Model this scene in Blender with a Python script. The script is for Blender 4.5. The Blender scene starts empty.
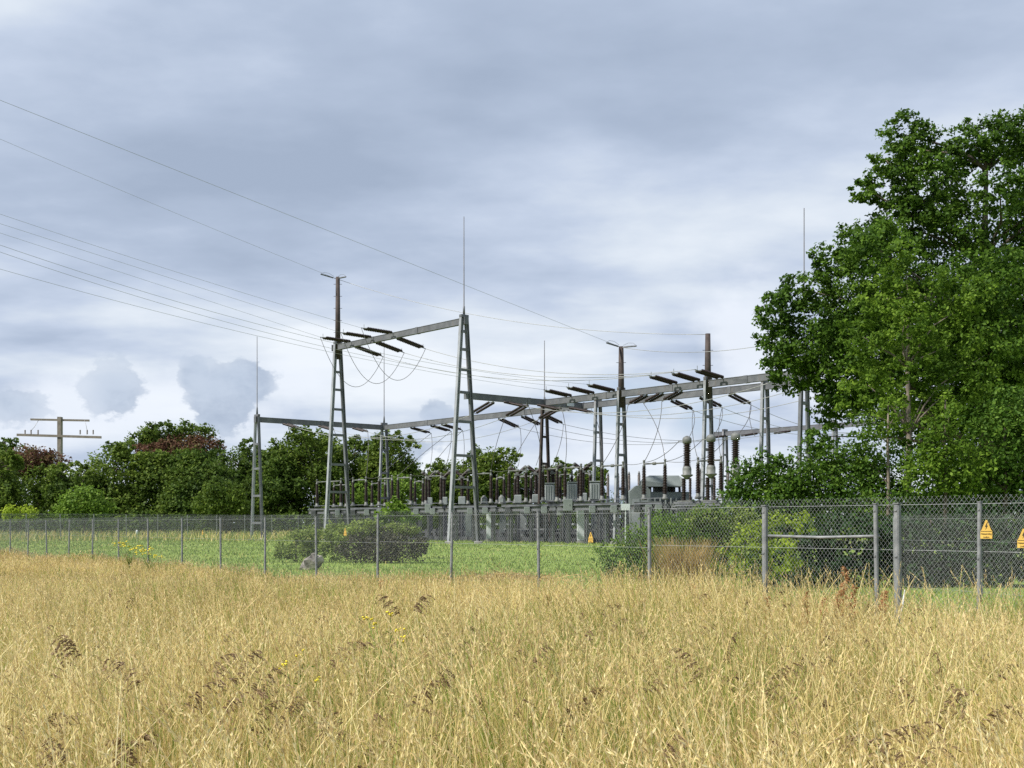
import bpy, math, random
import numpy as np
from mathutils import Vector, Matrix
R = math.radians
random.seed(7)
rng = np.random.default_rng(11)
sc = bpy.context.scene
COL = sc.collection
F = 1200.0; EYE = 1.65; HY = 525.0

# ------------------------------------------------------------------ basics
def pt(px, py, D):
    return Vector(((px - 512) / F * D, D, EYE + (HY - py) / F * D))
def sstep(a, b, x):
    t = min(1, max(0, (x - a) / (b - a))); return t * t * (3 - 2 * t)
def gz(x, y):
    return 0.3 * sstep(55, 80, y)
U = Vector((.65, -.76, 0)); V = Vector((.76, .65, 0)); O = Vector((-12.3, 115.4, 0))
def uv(u, v, z=0.0):
    p = O + U * u + V * v; p.z = z; return p
def u_at(px, v):            # where a line of constant v is seen from the path
    k = (px - 512) / F
    a = O + V * v
    return (k * a.y - a.x) / (U.x - k * U.y)

def tag(o, label=None, cat=None, group=None, kind=None):
    if label: o['label'] = label
    if cat: o['category'] = cat
    if group: o['group'] = group
    if kind: o['kind'] = kind
    return o
def empty(name, loc, label, cat, group=None, rz=0):
    o = bpy.data.objects.new(name, None); COL.objects.link(o)
    o.location = loc; o.rotation_euler = (0, 0, rz); o.empty_display_size = .2
    return tag(o, label, cat, group)

class MB:
    def __init__(s): s.v = []; s.f = []; s.sm = []
    def add(s, vs, fs, smooth=False):
        n = len(s.v); s.v += [tuple(p) for p in vs]
        s.f += [tuple(n + i for i in f) for f in fs]; s.sm += [smooth] * len(fs)
        return s
    def box(s, c, d, M=None, bev=0.0):
        x, y, z = d[0] / 2, d[1] / 2, d[2] / 2
        if bev <= 0:
            vs = [Vector((i * x, j * y, k * z)) for k in (-1, 1) for j in (-1, 1) for i in (-1, 1)]
            fs = [(0, 2, 3, 1), (4, 5, 7, 6), (0, 1, 5, 4), (2, 6, 7, 3), (0, 4, 6, 2), (1, 3, 7, 5)]
        else:
            b = min(bev, x * .9, y * .9, z * .9); vs = []; prof = [(x - b, y, ), (x, y - b)]
            ring = [(x - b, -y), (x, -y + b), (x, y - b), (x - b, y), (-x + b, y), (-x, y - b), (-x, -y + b), (-x + b, -y)]
            sh = (max(x - b, 0) / x, max(y - b, 0) / y)
            for zz, q in ((-z, 1), (-z + b, 0), (z - b, 0), (z, 1)):
                for (a, c2) in ring:
                    vs.append(Vector((a * (sh[0] if q else 1), c2 * (sh[1] if q else 1), zz)))
            fs = [tuple(range(7, -1, -1)), tuple(range(24, 32))]
            for k in range(3):
                for i in range(8):
                    j = (i + 1) % 8; fs.append((k * 8 + i, k * 8 + j, k * 8 + 8 + j, k * 8 + 8 + i))
        c = Vector(c)
        vs = [(M @ p if M else p) + c for p in vs]
        return s.add(vs, fs)
    def frame(s, a, b, up=Vector((0, 0, 1))):
        d = (Vector(b) - Vector(a)); L = d.length; d.normalize()
        if abs(d.dot(up)) > .98: up = Vector((1, 0, 0))
        x = d.cross(up).normalized(); y = x.cross(d).normalized()
        return d, x, y, L
    def prism(s, a, b, prof, up=Vector((0, 0, 1)), prof2=None):
        d, x, y, L = s.frame(a, b, up); n = len(prof); prof2 = prof2 or prof
        vs = [Vector(a) + x * p[0] + y * p[1] for p in prof] + [Vector(b) + x * p[0] + y * p[1] for p in prof2]
        fs = [(i, (i + 1) % n, n + (i + 1) % n, n + i) for i in range(n)] + [tuple(range(n - 1, -1, -1)), tuple(range(n, 2 * n))]
        return s.add(vs, fs)
    def ibeam(s, a, b, w, h, t=.03, up=Vector((0, 0, 1))):
        W, H = w / 2, h / 2; i = t / 2 * .8
        p = [(-W, -H), (W, -H), (W, -H + t), (i, -H + t), (i, H - t), (W, H - t), (W, H), (-W, H), (-W, H - t), (-i, H - t), (-i, -H + t), (-W, -H + t)]
        return s.prism(a, b, p, up)
    def bar(s, a, b, w, h=None, up=Vector((0, 0, 1))):
        h = h or w
        return s.prism(a, b, [(-w / 2, -h / 2), (w / 2, -h / 2), (w / 2, h / 2), (-w / 2, h / 2)], up)
    def tube(s, pts, r, n=8, caps=True):
        pts = [Vector(p) for p in pts]; rr = r if isinstance(r, (list, tuple)) else [r] * len(pts)
        vs = []; fs = []; px = None
        for i, p in enumerate(pts):
            d = (pts[min(i + 1, len(pts) - 1)] - pts[max(i - 1, 0)]).normalized()
            if px is None:
                up = Vector((0, 0, 1)) if abs(d.z) < .9 else Vector((1, 0, 0)); px = d.cross(up).normalized()
            else: px = (px - d * px.dot(d)).normalized()
            py = d.cross(px)
            for k in range(n):
                a = 2 * math.pi * k / n; vs.append(p + (px * math.cos(a) + py * math.sin(a)) * rr[i])
        for i in range(len(pts) - 1):
            for k in range(n):
                j = (k + 1) % n; fs.append((i * n + k, i * n + j, (i + 1) * n + j, (i + 1) * n + k))
        if caps: fs += [tuple(range(n - 1, -1, -1)), tuple(range((len(pts) - 1) * n, len(pts) * n))]
        return s.add(vs, fs, True)
    def lathe(s, base, prof, axis=Vector((0, 0, 1)), n=12):
        axis = Vector(axis).normalized(); up = Vector((0, 0, 1)) if abs(axis.z) < .9 else Vector((1, 0, 0))
        x = axis.cross(up).normalized(); y = axis.cross(x)
        vs = [Vector(base) + axis * h + (x * math.cos(2 * math.pi * k / n) + y * math.sin(2 * math.pi * k / n)) * r for (r, h) in prof for k in range(n)]
        fs = []
        for i in range(len(prof) - 1):
            for k in range(n):
                j = (k + 1) % n; fs.append((i * n + k, i * n + j, (i + 1) * n + j, (i + 1) * n + k))
        fs += [tuple(range(n - 1, -1, -1)), tuple(range((len(prof) - 1) * n, len(prof) * n))]
        return s.add(vs, fs, True)
    def sheds(s, a, b, r, pitch=.11, n=10, r2=None):
        a = Vector(a); b = Vector(b); L = (b - a).length; k = max(3, int(L / pitch)); q = L / k; pr = []
        for i in range(k):
            rr = r if r2 is None else r + (r2 - r) * i / k
            pr += [(rr * .62, i * q), (rr, i * q + q * .35), (rr * .97, i * q + q * .5), (rr * .62, i * q + q * .8)]
        pr.append((r * .62, L))
        return s.lathe(a, pr, b - a, n)
    def build(s, name, m, parent=None, loc=None, label=None):
        me = bpy.data.meshes.new(name); me.from_pydata(s.v, [], s.f); me.update()
        for p, q in zip(me.polygons, s.sm): p.use_smooth = q
        me.materials.append(m)
        o = bpy.data.objects.new(name, me); COL.objects.link(o)
        if parent: o.parent = parent
        if loc is not None: o.location = loc
        if label: o['label'] = label
        return o
def copy_tree(o, parent=None):
    c = o.copy(); COL.objects.link(c); c.parent = parent
    for ch in list(KIDS.get(o.name, [])):
        k = ch.copy(); COL.objects.link(k); k.parent = c
        KIDS.setdefault(c.name, []).append(k)
        for g in list(KIDS.get(ch.name, [])):
            q = g.copy(); COL.objects.link(q); q.parent = k
    return c
KIDS = {}
def reg(root, *parts):
    KIDS.setdefault(root.name, []).extend(parts); return root

def npmesh(name, verts, faces, mats, midx=None, parent=None, smooth=False):
    me = bpy.data.meshes.new(name)
    nv, nf = len(verts), len(faces); k = faces.shape[1]
    me.vertices.add(nv); me.vertices.foreach_set('co', verts.astype(np.float32).ravel())
    me.loops.add(nf * k); me.loops.foreach_set('vertex_index', faces.astype(np.int32).ravel())
    me.polygons.add(nf); me.polygons.foreach_set('loop_start', np.arange(0, nf * k, k, dtype=np.int32))
    if midx is not None: me.polygons.foreach_set('material_index', midx.astype(np.int32))
    if smooth: me.polygons.foreach_set('use_smooth', np.ones(nf, dtype=bool))
    me.update(calc_edges=True)
    for m in mats: me.materials.append(m)
    o = bpy.data.objects.new(name, me); COL.objects.link(o)
    if parent: o.parent = parent
    return o

# ------------------------------------------------------------------ materials
def newmat(name):
    m = bpy.data.materials.new(name); m.use_nodes = True; nt = m.node_tree
    return m, nt, nt.nodes['Principled BSDF']
def N(nt, t, **kw):
    n = nt.nodes.new(t)
    for k, v in kw.items(): setattr(n, k, v)
    return n
def ramp(nt, fac, stops):
    r = N(nt, 'ShaderNodeValToRGB'); e = r.color_ramp.elements
    while len(e) < len(stops): e.new(.5)
    for i, (p, c) in enumerate(stops): e[i].position = p; e[i].color = (*c, 1)
    nt.links.new(fac, r.inputs[0]); return r.outputs[0]
def noise(nt, scale, detail=4, coord='Object', rough=.6, vec=None):
    n = N(nt, 'ShaderNodeTexNoise'); n.inputs['Scale'].default_value = scale
    n.inputs['Detail'].default_value = detail; n.inputs['Roughness'].default_value = rough
    if vec is None:
        tc = N(nt, 'ShaderNodeTexCoord'); vec = tc.outputs[coord]
    nt.links.new(vec, n.inputs['Vector']); return n.outputs['Fac']
def paint(name, c1, c2, rough=.6, metal=0.0, scale=3.0, bump=.1, spec=.4):
    m, nt, b = newmat(name)
    f = noise(nt, scale, 6)
    nt.links.new(ramp(nt, f, [(.35, c1), (.68, c2)]), b.inputs['Base Color'])
    b.inputs['Roughness'].default_value = rough; b.inputs['Metallic'].default_value = metal
    b.inputs['Specular IOR Level'].default_value = spec
    if bump:
        bp = N(nt, 'ShaderNodeBump'); bp.inputs['Strength'].default_value = bump; bp.inputs['Distance'].default_value = .02
        nt.links.new(noise(nt, scale * 6, 4), bp.inputs['Height']); nt.links.new(bp.outputs[0], b.inputs['Normal'])
    return m
def steel(name, c1, c2, rust, rough=.6):
    m, nt, b = newmat(name)
    base = ramp(nt, noise(nt, 1.3, 6), [(.35, c1), (.68, c2)])
    mp = N(nt, 'ShaderNodeMapping'); tc_ = N(nt, 'ShaderNodeTexCoord'); nt.links.new(tc_.outputs['Object'], mp.inputs[0]); mp.inputs['Scale'].default_value = (3.2, 3.2, .55)
    f = noise(nt, 1.6, 7, vec=mp.outputs[0], rough=.7)
    k = ramp(nt, f, [(.56, (0, 0, 0)), (.70, (1, 1, 1))])
    mx = N(nt, 'ShaderNodeMix', data_type='RGBA'); nt.links.new(k, mx.inputs[0]); nt.links.new(base, mx.inputs[6]); mx.inputs[7].default_value = (*rust, 1)
    nt.links.new(mx.outputs[2], b.inputs['Base Color']); b.inputs['Roughness'].default_value = rough; b.inputs['Metallic'].default_value = .1
    return m
def leafmat(name, dark, mid, light, trans=.35, patch=.25):
    m, nt, b = newmat(name)
    g = N(nt, 'ShaderNodeNewGeometry')
    n1 = noise(nt, patch, 3)
    a = N(nt, 'ShaderNodeMath', operation='MULTIPLY_ADD'); nt.links.new(g.outputs['Random Per Island'], a.inputs[0]); a.inputs[1].default_value = .5
    s = N(nt, 'ShaderNodeMath', operation='MULTIPLY_ADD'); nt.links.new(n1, s.inputs[0]); s.inputs[1].default_value = 1.2; s.inputs[2].default_value = -.35
    nt.links.new(s.outputs[0], a.inputs[2])
    c = ramp(nt, a.outputs[0], [(.1, dark), (.5, mid), (.92, light)])
    nt.links.new(c, b.inputs['Base Color']); b.inputs['Roughness'].default_value = .6; b.inputs['Specular IOR Level'].default_value = .16
    t = N(nt, 'ShaderNodeBsdfTranslucent'); nt.links.new(c, t.inputs[0])
    mx = N(nt, 'ShaderNodeMixShader'); mx.inputs[0].default_value = trans
    nt.links.new(b.outputs[0], mx.inputs[1]); nt.links.new(t.outputs[0], mx.inputs[2])
    nt.links.new(mx.outputs[0], nt.nodes['Material Output'].inputs[0]); return m

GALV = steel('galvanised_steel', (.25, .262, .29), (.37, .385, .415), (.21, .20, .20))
GALV_D = steel('dark_weathered_steel', (.10, .105, .12), (.175, .182, .20), (.10, .085, .075))
BEAMM = steel('beam_steel', (.095, .10, .112), (.165, .17, .182), (.13, .11, .10))
RUST = paint('rust_brown_steel', (.036, .028, .026), (.075, .056, .05), .75, .1, 2, .15)
TAN = paint('tan_pole', (.17, .15, .12), (.26, .23, .19), .8, 0, 2, .1)
PORC = paint('brown_porcelain', (.014, .008, .007), (.03, .015, .012), .42, 0, 3, 0, .3)
PORC_G = paint('grey_brown_porcelain', (.14, .115, .10), (.2, .17, .15), .4, 0, 3, 0, .5)
CAPM = paint('cast_fitting', (.11, .115, .11), (.21, .215, .205), .6, .1, 3, 0)
GREENP = paint('grey_green_paint', (.15, .175, .17), (.225, .25, .24), .55, 0, .9, .04)
GREYP = paint('grey_paint', (.22, .245, .245), (.32, .345, .345), .5, 0, .9, .04)
WHITEP = paint('white_paint', (.50, .54, .57), (.66, .69, .70), .5, 0, .9, .03)
DARKM = paint('dark_grey_paint', (.05, .055, .06), (.09, .095, .10), .6, 0, 2, .05)
CONC = paint('concrete', (.26, .25, .235), (.40, .385, .36), .85, 0, 2.5, .3)
WIREM = paint('aluminium_wire', (.30, .30, .30), (.42, .42, .41), .5, .3, 5, 0)
WIRED = paint('dull_copper_wire', (.07, .065, .06), (.13, .125, .12), .6, .2, 5, 0)
MESHM = paint('galvanised_mesh', (.24, .25, .25), (.36, .37, .37), .5, .3, 5, 0)
POSTM = paint('fence_post_steel', (.17, .18, .185), (.29, .30, .30), .65, .2, 9, .2)
YEL = paint('sign_yellow', (.52, .33, .07), (.70, .46, .10), .5, 0, 4, 0)
BLK = paint('sign_black', (.02, .02, .02), (.03, .03, .03), .5, 0, 4, 0)
BARK = paint('bark', (.07, .055, .042), (.14, .115, .09), .9, 0, 5, .6)
BARKP = paint('pale_bark', (.12, .10, .08), (.24, .20, .155), .85, 0, 5, .4)
STONE = paint('weathered_stone', (.05, .045, .04), (.50, .46, .41), .95, 0, 2.2, .9)

L_OAK = leafmat('oak_leaves', (.018, .048, .006), (.066, .135, .015), (.18, .30, .034), .42, .55)
L_BIRCH = leafmat('light_leaves', (.034, .08, .008), (.105, .19, .020), (.24, .36, .042), .45, .6)
L_HEDGE = leafmat('hedge_leaves', (.022, .056, .008), (.070, .145, .018), (.18, .29, .040), .4, .7)
L_DARK = leafmat('shade_darkened_leaves', (.008, .022, .008), (.020, .048, .014), (.05, .105, .026), .2, .6)  # hedge leaves darkened: shade under the trees is put into the colour
L_FAR = leafmat('far_leaves', (.034, .066, .012), (.105, .165, .024), (.23, .30, .05), .42, .25)
L_FARD = leafmat('far_dark_leaves', (.026, .052, .010), (.075, .13, .020), (.17, .235, .04), .4, .25)
L_RED = leafmat('copper_leaves', (.07, .030, .020), (.145, .070, .045), (.16, .15, .05), .35, .6)
L_BRIGHT = leafmat('bright_leaves', (.05, .11, .016), (.13, .22, .028), (.24, .35, .05), .4, .9)
L_YEL = leafmat('yellow_green_leaves', (.12, .18, .015), (.30, .40, .035), (.50, .58, .08), .5, .9)
L_GREY = leafmat('willow_leaves', (.10, .14, .03), (.22, .29, .065), (.36, .44, .12), .45, .9)
L_PURP = leafmat('dull_purple_twigs', (.04, .038, .03), (.085, .08, .06), (.16, .17, .09), .3, .9)
L_TAN = leafmat('dry_stalks', (.24, .15, .055), (.44, .31, .12), (.60, .47, .22), .35, .9)

def grassmat(name, stops, trans=.3, wscale=.35, wamt=.6, irand=.6):
    m, nt, b = newmat(name); g = N(nt, 'ShaderNodeNewGeometry')
    n1 = noise(nt, wscale, 4)
    a = N(nt, 'ShaderNodeMath', operation='MULTIPLY'); nt.links.new(g.outputs['Random Per Island'], a.inputs[0]); a.inputs[1].default_value = irand
    s = N(nt, 'ShaderNodeMath', operation='MULTIPLY_ADD'); nt.links.new(n1, s.inputs[0]); s.inputs[1].default_value = wamt * 1.6
    nt.links.new(a.outputs[0], s.inputs[2])
    q = N(nt, 'ShaderNodeMath', operation='SUBTRACT'); nt.links.new(s.outputs[0], q.inputs[0]); q.inputs[1].default_value = wamt * .5
    c = ramp(nt, q.outputs[0], stops)
    nt.links.new(c, b.inputs['Base Color']); b.inputs['Roughness'].default_value = .6; b.inputs['Specular IOR Level'].default_value = .25
    t = N(nt, 'ShaderNodeBsdfTranslucent'); nt.links.new(c, t.inputs[0])
    mx = N(nt, 'ShaderNodeMixShader'); mx.inputs[0].default_value = trans
    nt.links.new(b.outputs[0], mx.inputs[1]); nt.links.new(t.outputs[0], mx.inputs[2])
    nt.links.new(mx.outputs[0], nt.nodes['Material Output'].inputs[0]); return m
G_STRAW = grassmat('straw_stems', [(.05, (.42, .32, .10)), (.4, (.65, .52, .19)), (.75, (.82, .70, .33)), (1, (.90, .82, .52))], .38)
G_PALE = grassmat('pale_long_stems', [(.05, (.58, .47, .18)), (.5, (.80, .68, .32)), (1, (.90, .82, .50))], .38)
G_GREEN = grassmat('green_blades', [(.05, (.09, .15, .022)), (.45, (.23, .31, .05)), (.8, (.42, .46, .11)), (1, (.60, .57, .22))], .4)
G_SEED = grassmat('seed_heads', [(.05, (.40, .27, .12)), (.4, (.64, .48, .23)), (.75, (.80, .65, .36)), (1, (.88, .78, .52))], .4)
G_LAWN = grassmat('lawn_blades', [(.05, (.14, .205, .04)), (.5, (.235, .32, .075)), (1, (.38, .44, .15))], .35, .25, .6)
G_BROWN = grassmat('brown_panicles', [(.05, (.16, .105, .055)), (.5, (.28, .19, .105)), (1, (.42, .30, .17))], .3)
G_DOCK = grassmat('rusty_seed_stalks', [(.05, (.30, .15, .06)), (.5, (.46, .25, .11)), (1, (.58, .38, .2))], .3)
G_FLOWER = paint('yellow_petals', (.62, .50, .02), (.78, .66, .05), .6, 0, 4, 0)

# ------------------------------------------------------------------ ground
# front fence: posts on one straight line
KK = 14.17
def fence_pt(k):
    D = 2.269 * (KK - k); px = -363 + 8286 / (KK - k)
    return Vector(((px - 512) / F * D, D, 0))
FA, FB = fence_pt(-12), fence_pt(8); FD = (FB - FA).normalized(); FN = Vector((-FD.y, FD.x, 0))   # FN points away from the camera
if FN.y < 0: FN = -FN
def fence_side(x, y):       # >0 beyond the fence
    return (x - FA.x) * FN.x + (y - FA.y) * FN.y

xs = np.unique(np.concatenate([np.linspace(-80, 80, 81), np.array([-4000, -2000, -1000, -500, -250, -160, -110, 110, 160, 250, 500, 1000, 2000, 4000])]))
ys = np.unique(np.concatenate([np.linspace(-20, 160, 91), np.array([-4000, -1500, -500, -150, -60, 200, 260, 400, 700, 1200, 2500, 6000])]))
gx, gy = np.meshgrid(xs, ys); tt = np.clip((gy - 55) / 25, 0, 1); gzv = .3 * tt * tt * (3 - 2 * tt)
vv = np.stack([gx, gy, gzv], -1).reshape(-1, 3); nx = len(xs)
ii = np.arange(len(ys) - 1)[:, None] * nx + np.arange(nx - 1)[None, :]
ff = np.stack([ii, ii + 1, ii + nx + 1, ii + nx], -1).reshape(-1, 4)
gm, nt, b = newmat('field_ground')
tc = N(nt, 'ShaderNodeTexCoord')
dp = N(nt, 'ShaderNodeVectorMath', operation='DOT_PRODUCT'); nt.links.new(tc.outputs['Object'], dp.inputs[0]); dp.inputs[1].default_value = FN
mm = N(nt, 'ShaderNodeMath', operation='SUBTRACT'); nt.links.new(dp.outputs['Value'], mm.inputs[0]); mm.inputs[1].default_value = FA.dot(FN)
nn = noise(nt, .5, 5, 'Object')
m2 = N(nt, 'ShaderNodeMath', operation='MULTIPLY_ADD'); nt.links.new(nn, m2.inputs[0]); m2.inputs[1].default_value = 5; nt.links.new(mm.outputs[0], m2.inputs[2])
mr = N(nt, 'ShaderNodeMapRange'); nt.links.new(m2.outputs[0], mr.inputs[0]); mr.inputs[1].default_value = 2.2; mr.inputs[2].default_value = 4.6
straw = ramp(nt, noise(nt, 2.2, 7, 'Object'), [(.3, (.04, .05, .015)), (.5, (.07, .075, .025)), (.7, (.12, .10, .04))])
lawn = ramp(nt, noise(nt, .22, 8, 'Object', .7), [(.3, (.12, .19, .04)), (.50, (.21, .29, .065)), (.66, (.28, .33, .09)), (.78, (.34, .32, .13))])
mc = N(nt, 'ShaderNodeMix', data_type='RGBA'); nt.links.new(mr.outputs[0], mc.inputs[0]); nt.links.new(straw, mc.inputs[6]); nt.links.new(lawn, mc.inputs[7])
nt.links.new(mc.outputs[2], b.inputs['Base Color']); b.inputs['Roughness'].default_value = .95; b.inputs['Specular IOR Level'].default_value = .1
bp = N(nt, 'ShaderNodeBump'); bp.inputs['Strength'].default_value = .7; bp.inputs['Distance'].default_value = .08
nt.links.new(noise(nt, 6, 8, 'Object', .75), bp.inputs['Height']); nt.links.new(bp.outputs[0], b.inputs['Normal'])
tag(npmesh('ground', vv, ff, [gm]), kind='structure')

# gravel bed of the switchyard
GRAV = paint('gravel', (.07, .065, .06), (.15, .14, .13), .95, 0, 9, .8)
c = [uv(-9, -2.5), uv(52, -2.5), uv(52, 29), uv(-9, 29)]
MB().add([(p.x, p.y, .306) for p in c], [(0, 1, 2, 3)]).build('gravel_bed', GRAV)['kind'] = 'structure'

# ------------------------------------------------------------------ grass
def ribbons(base, az, lean, h, w, seg, taper=.75, droop=0.0, p=2.0, face=None):
    n = len(base); t = np.linspace(0, 1, seg + 1)[None, :]
    L = (lean * h)[:, None] * t ** p
    z = h[:, None] * (t - .35 * (lean[:, None] ** 2) * t ** 2 - (droop * t ** 3 if np.isscalar(droop) else droop[:, None] * t ** 3))
    cx = base[:, 0:1] + np.cos(az)[:, None] * L; cy = base[:, 1:2] + np.sin(az)[:, None] * L; cz = base[:, 2:3] + z
    c = np.stack([cx, cy, cz], -1)
    fa = rng.uniform(0, np.pi, n) if face is None else face
    s = np.stack([np.cos(fa), np.sin(fa), np.zeros(n)], -1)[:, None, None, :]
    ww = (w[:, None] * (1 - taper * t ** 1.5) / 2)[:, :, None, None]
    sg = np.array([-1, 1])[None, None, :, None]
    v = c[:, :, None, :] + s * ww * sg
    v = v.reshape(-1, 3)
    o = (np.arange(n) * (seg + 1) * 2)[:, None] + (np.arange(seg) * 2)[None, :]
    f = np.stack([o, o + 1, o + 3, o + 2], -1).reshape(-1, 4)
    return v, f, c
def slivers(p0, d, L, w):     # small diamond quads: seeds and spikelets
    n = len(p0); r = rng.normal(size=(n, 3)); s = np.cross(d, r); s /= np.linalg.norm(s, axis=1)[:, None] + 1e-9
    a = p0; b_ = p0 + d * (L * .45)[:, None] + s * (w / 2)[:, None]; c_ = p0 + d * L[:, None]; e = p0 + d * (L * .45)[:, None] - s * (w / 2)[:, None]
    v = np.stack([a, b_, c_, e], 1).reshape(-1, 3)
    return v, np.arange(n * 4).reshape(-1, 4)
class Acc:
    def __init__(s): s.v = []; s.f = []; s.m = []; s.n = 0
    def add(s, v, f, m):
        s.v.append(v); s.f.append(f + s.n); s.m.append(np.full(len(f), m)); s.n += len(v)
    def obj(s, name, mats, parent=None):
        return npmesh(name, np.concatenate(s.v), np.concatenate(s.f), mats, np.concatenate(s.m), parent)

def pnoise(x, y, sc_, seed):      # cheap smooth value noise
    r = np.random.default_rng(seed); o = np.zeros_like(x)
    for i in range(6):
        a = r.uniform(0, 2 * np.pi); k = sc_ * r.uniform(.6, 1.8); ph = r.uniform(0, 6.28)
        o += np.sin((x * np.cos(a) + y * np.sin(a)) * k + ph)
    return o / 6 * 1.6

A = Acc()
bands = [(2.6, 5.5, 850, .0034, 6, 6, 30), (5.5, 9, 900, .0038, 5, 5, 32), (9, 15, 850, .0048, 4, 4, 32), (15, 24, 640, .0070, 3, 3, 22), (24, 38, 380, .0125, 2, 2, 14), (38, 66, 210, .021, 2, 2, 8)]
for (d0, d1, dens, w0, ns, seg, per) in bands:
    xm = .47 * d1 + 2.5
    n = int(dens * 2 * xm * (d1 - d0)); nt_ = max(10, n // per)
    tx_ = rng.uniform(-xm, xm, nt_); ty_ = rng.uniform(d0, d1, nt_); tid = rng.integers(0, nt_, n)
    tr = rng.uniform(.03, .11, nt_)
    ox, oy = rng.normal(0, 1, n) * tr[tid], rng.normal(0, 1, n) * tr[tid]
    x = tx_[tid] + ox; y = ty_[tid] + oy
    taz = rng.normal(2.6, 1.1, nt_) + 1.0 * pnoise(tx_, ty_, .9, 21); tl = np.abs(rng.normal(.12, .20, nt_)); th = rng.uniform(.66, 1.18, nt_); tg = rng.uniform(0, 1, nt_)
    side = (x - FA.x) * FN.x + (y - FA.y) * FN.y
    keep = (np.abs(x) < .46 * y + 2.2) & (side < .7 + .5 * pnoise(x, y, 1.2, 5))
    keep &= (rng.uniform(0, 1, nt_) < .78 + .5 * pnoise(tx_, ty_, 1.6, 55))[tid]
    x, y, tid, side, ox, oy = x[keep], y[keep], tid[keep], side[keep], ox[keep], oy[keep]; n = len(x)
    hm = .84 + .10 * pnoise(x, y, .7, 8) + .06 * pnoise(x, y, 2.6, 9)
    far = np.clip((y - 13) / 14, 0, 1) * np.clip((4 - x) / 6, 0, 1)
    hm = hm * (1 - far) + far * (.50 + .10 * pnoise(x, y, .5, 10))
    hm = np.where(side > -1.0, hm * 1.08, hm)
    clear = np.exp(-((x - 4.55) ** 2 + (y - 14.0) ** 2) / .7)     # grass thin in front of the thick post
    hm = hm * (1 - .55 * clear)
    h = hm * th[tid] * (1 - .55 * rng.uniform(0, 1, n) ** 1.8) * rng.uniform(.92, 1.16, n)
    base = np.stack([x, y, np.zeros(n)], -1)
    vx = np.cos(taz[tid]) * tl[tid] + ox * 2.2 + rng.normal(0, .10, n); vy = np.sin(taz[tid]) * tl[tid] + oy * 2.2 + rng.normal(0, .10, n)
    az = np.arctan2(vy, vx); lean = np.minimum(np.hypot(vx, vy), .95)
    v, f, c = ribbons(base, az, lean, h, np.full(n, w0) * rng.uniform(.6, 1.5, n), seg, .55)
    gfr = .33 + .32 * pnoise(x, y, .9, 31) - .14 * np.clip((y - 12) / 10, 0, 1) + .45 * np.clip((x - 4.2) / 1.5, 0, 1) * np.clip((y - 9) / 3, 0, 1); green = tg[tid] + rng.uniform(-.2, .2, n) < gfr
    A.v.append(v); A.f.append(f + A.n); A.m.append(np.repeat(np.where(green, 1, 0), seg)); A.n += len(v)
    # leaf blades, green below
    nb = int(n * .75); idx = rng.integers(0, n, nb); bb = base[idx] + np.concatenate([rng.normal(0, .04, (nb, 2)), np.zeros((nb, 1))], 1)
    sb_ = max(2, seg - 2)
    v, f, _ = ribbons(bb, rng.uniform(0, 6.28, nb), rng.uniform(.2, 1.0, nb), hm[idx] * rng.uniform(.25, .72, nb), np.full(nb, w0 * 1.9), sb_, .9, .15)
    g2 = rng.uniform(0, 1, nb) < .72 + .5 * gfr[idx]
    A.v.append(v); A.f.append(f + A.n); A.m.append(np.repeat(np.where(g2, 1, 0), sb_)); A.n += len(v)
    # seed heads
    tip = c[:, -1, :]; d = c[:, -1, :] - c[:, -2, :]; d /= np.linalg.norm(d, axis=1)[:, None]
    hs = rng.uniform(0, 1, n) < .6; tip = tip[hs]; d = d[hs]; m_ = len(tip); kind = rng.uniform(0, 1, m_)
    for j in range(ns):
        q = (j + rng.uniform(0, 1, m_)) / ns
        hl = np.where(kind < .7, .10, .18) * rng.uniform(.7, 1.3, m_)
        p0 = tip - d * (hl * (1 - q))[:, None]
        spread = np.where(kind < .7, .10, .7)
        dd = d + rng.normal(size=(m_, 3)) * spread[:, None] * .6; dd /= np.linalg.norm(dd, axis=1)[:, None]
        k_ = w0 / .0026
        v, f = slivers(p0, dd, np.where(kind < .7, .026, .022) * (1 + .2 * k_) * rng.uniform(.7, 1.3, m_), np.where(kind < .7, .0048, .0026) * k_ ** .9)
        A.add(v, f, 2)
# scattered longer bright stems leaning over the rest
n = 6500; yy_ = 3.2 + 11 * rng.uniform(0, 1, n) ** 1.3; xx_ = rng.uniform(-1, 1, n) * (.46 * yy_ + 2)
kk_ = (xx_ - FA.x) * FN.x + (yy_ - FA.y) * FN.y < 0; xx_, yy_ = xx_[kk_], yy_[kk_]; n = len(xx_)
az_ = rng.choice([0.2, 3.0], n, p=[.35, .65]) + rng.normal(0, .7, n); hh_ = (.92 + .1 * pnoise(xx_, yy_, .7, 8)) * rng.uniform(.85, 1.25, n)
v, f, c = ribbons(np.stack([xx_, yy_, np.zeros(n)], -1), az_, np.abs(rng.normal(.32, .26, n)), hh_, rng.uniform(.0028, .0056, n) * (1 + yy_ / 16), 7, .55)
A.add(v, f, 4)
tip = c[:, -1, :]; d = c[:, -1, :] - c[:, -2, :]; d /= np.linalg.norm(d, axis=1)[:, None]
for j in range(16):
    q = (j + rng.uniform(0, 1, n)) / 16; p0 = tip - d * (.17 * (1 - q))[:, None] * rng.uniform(.8, 1.2, n)[:, None]
    dd = d + rng.normal(size=(n, 3)) * .22; dd /= np.linalg.norm(dd, axis=1)[:, None]
    v, f = slivers(p0, dd, np.full(n, .024), np.full(n, .0060)); A.add(v, f, 4 if j % 2 else 2)
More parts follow.
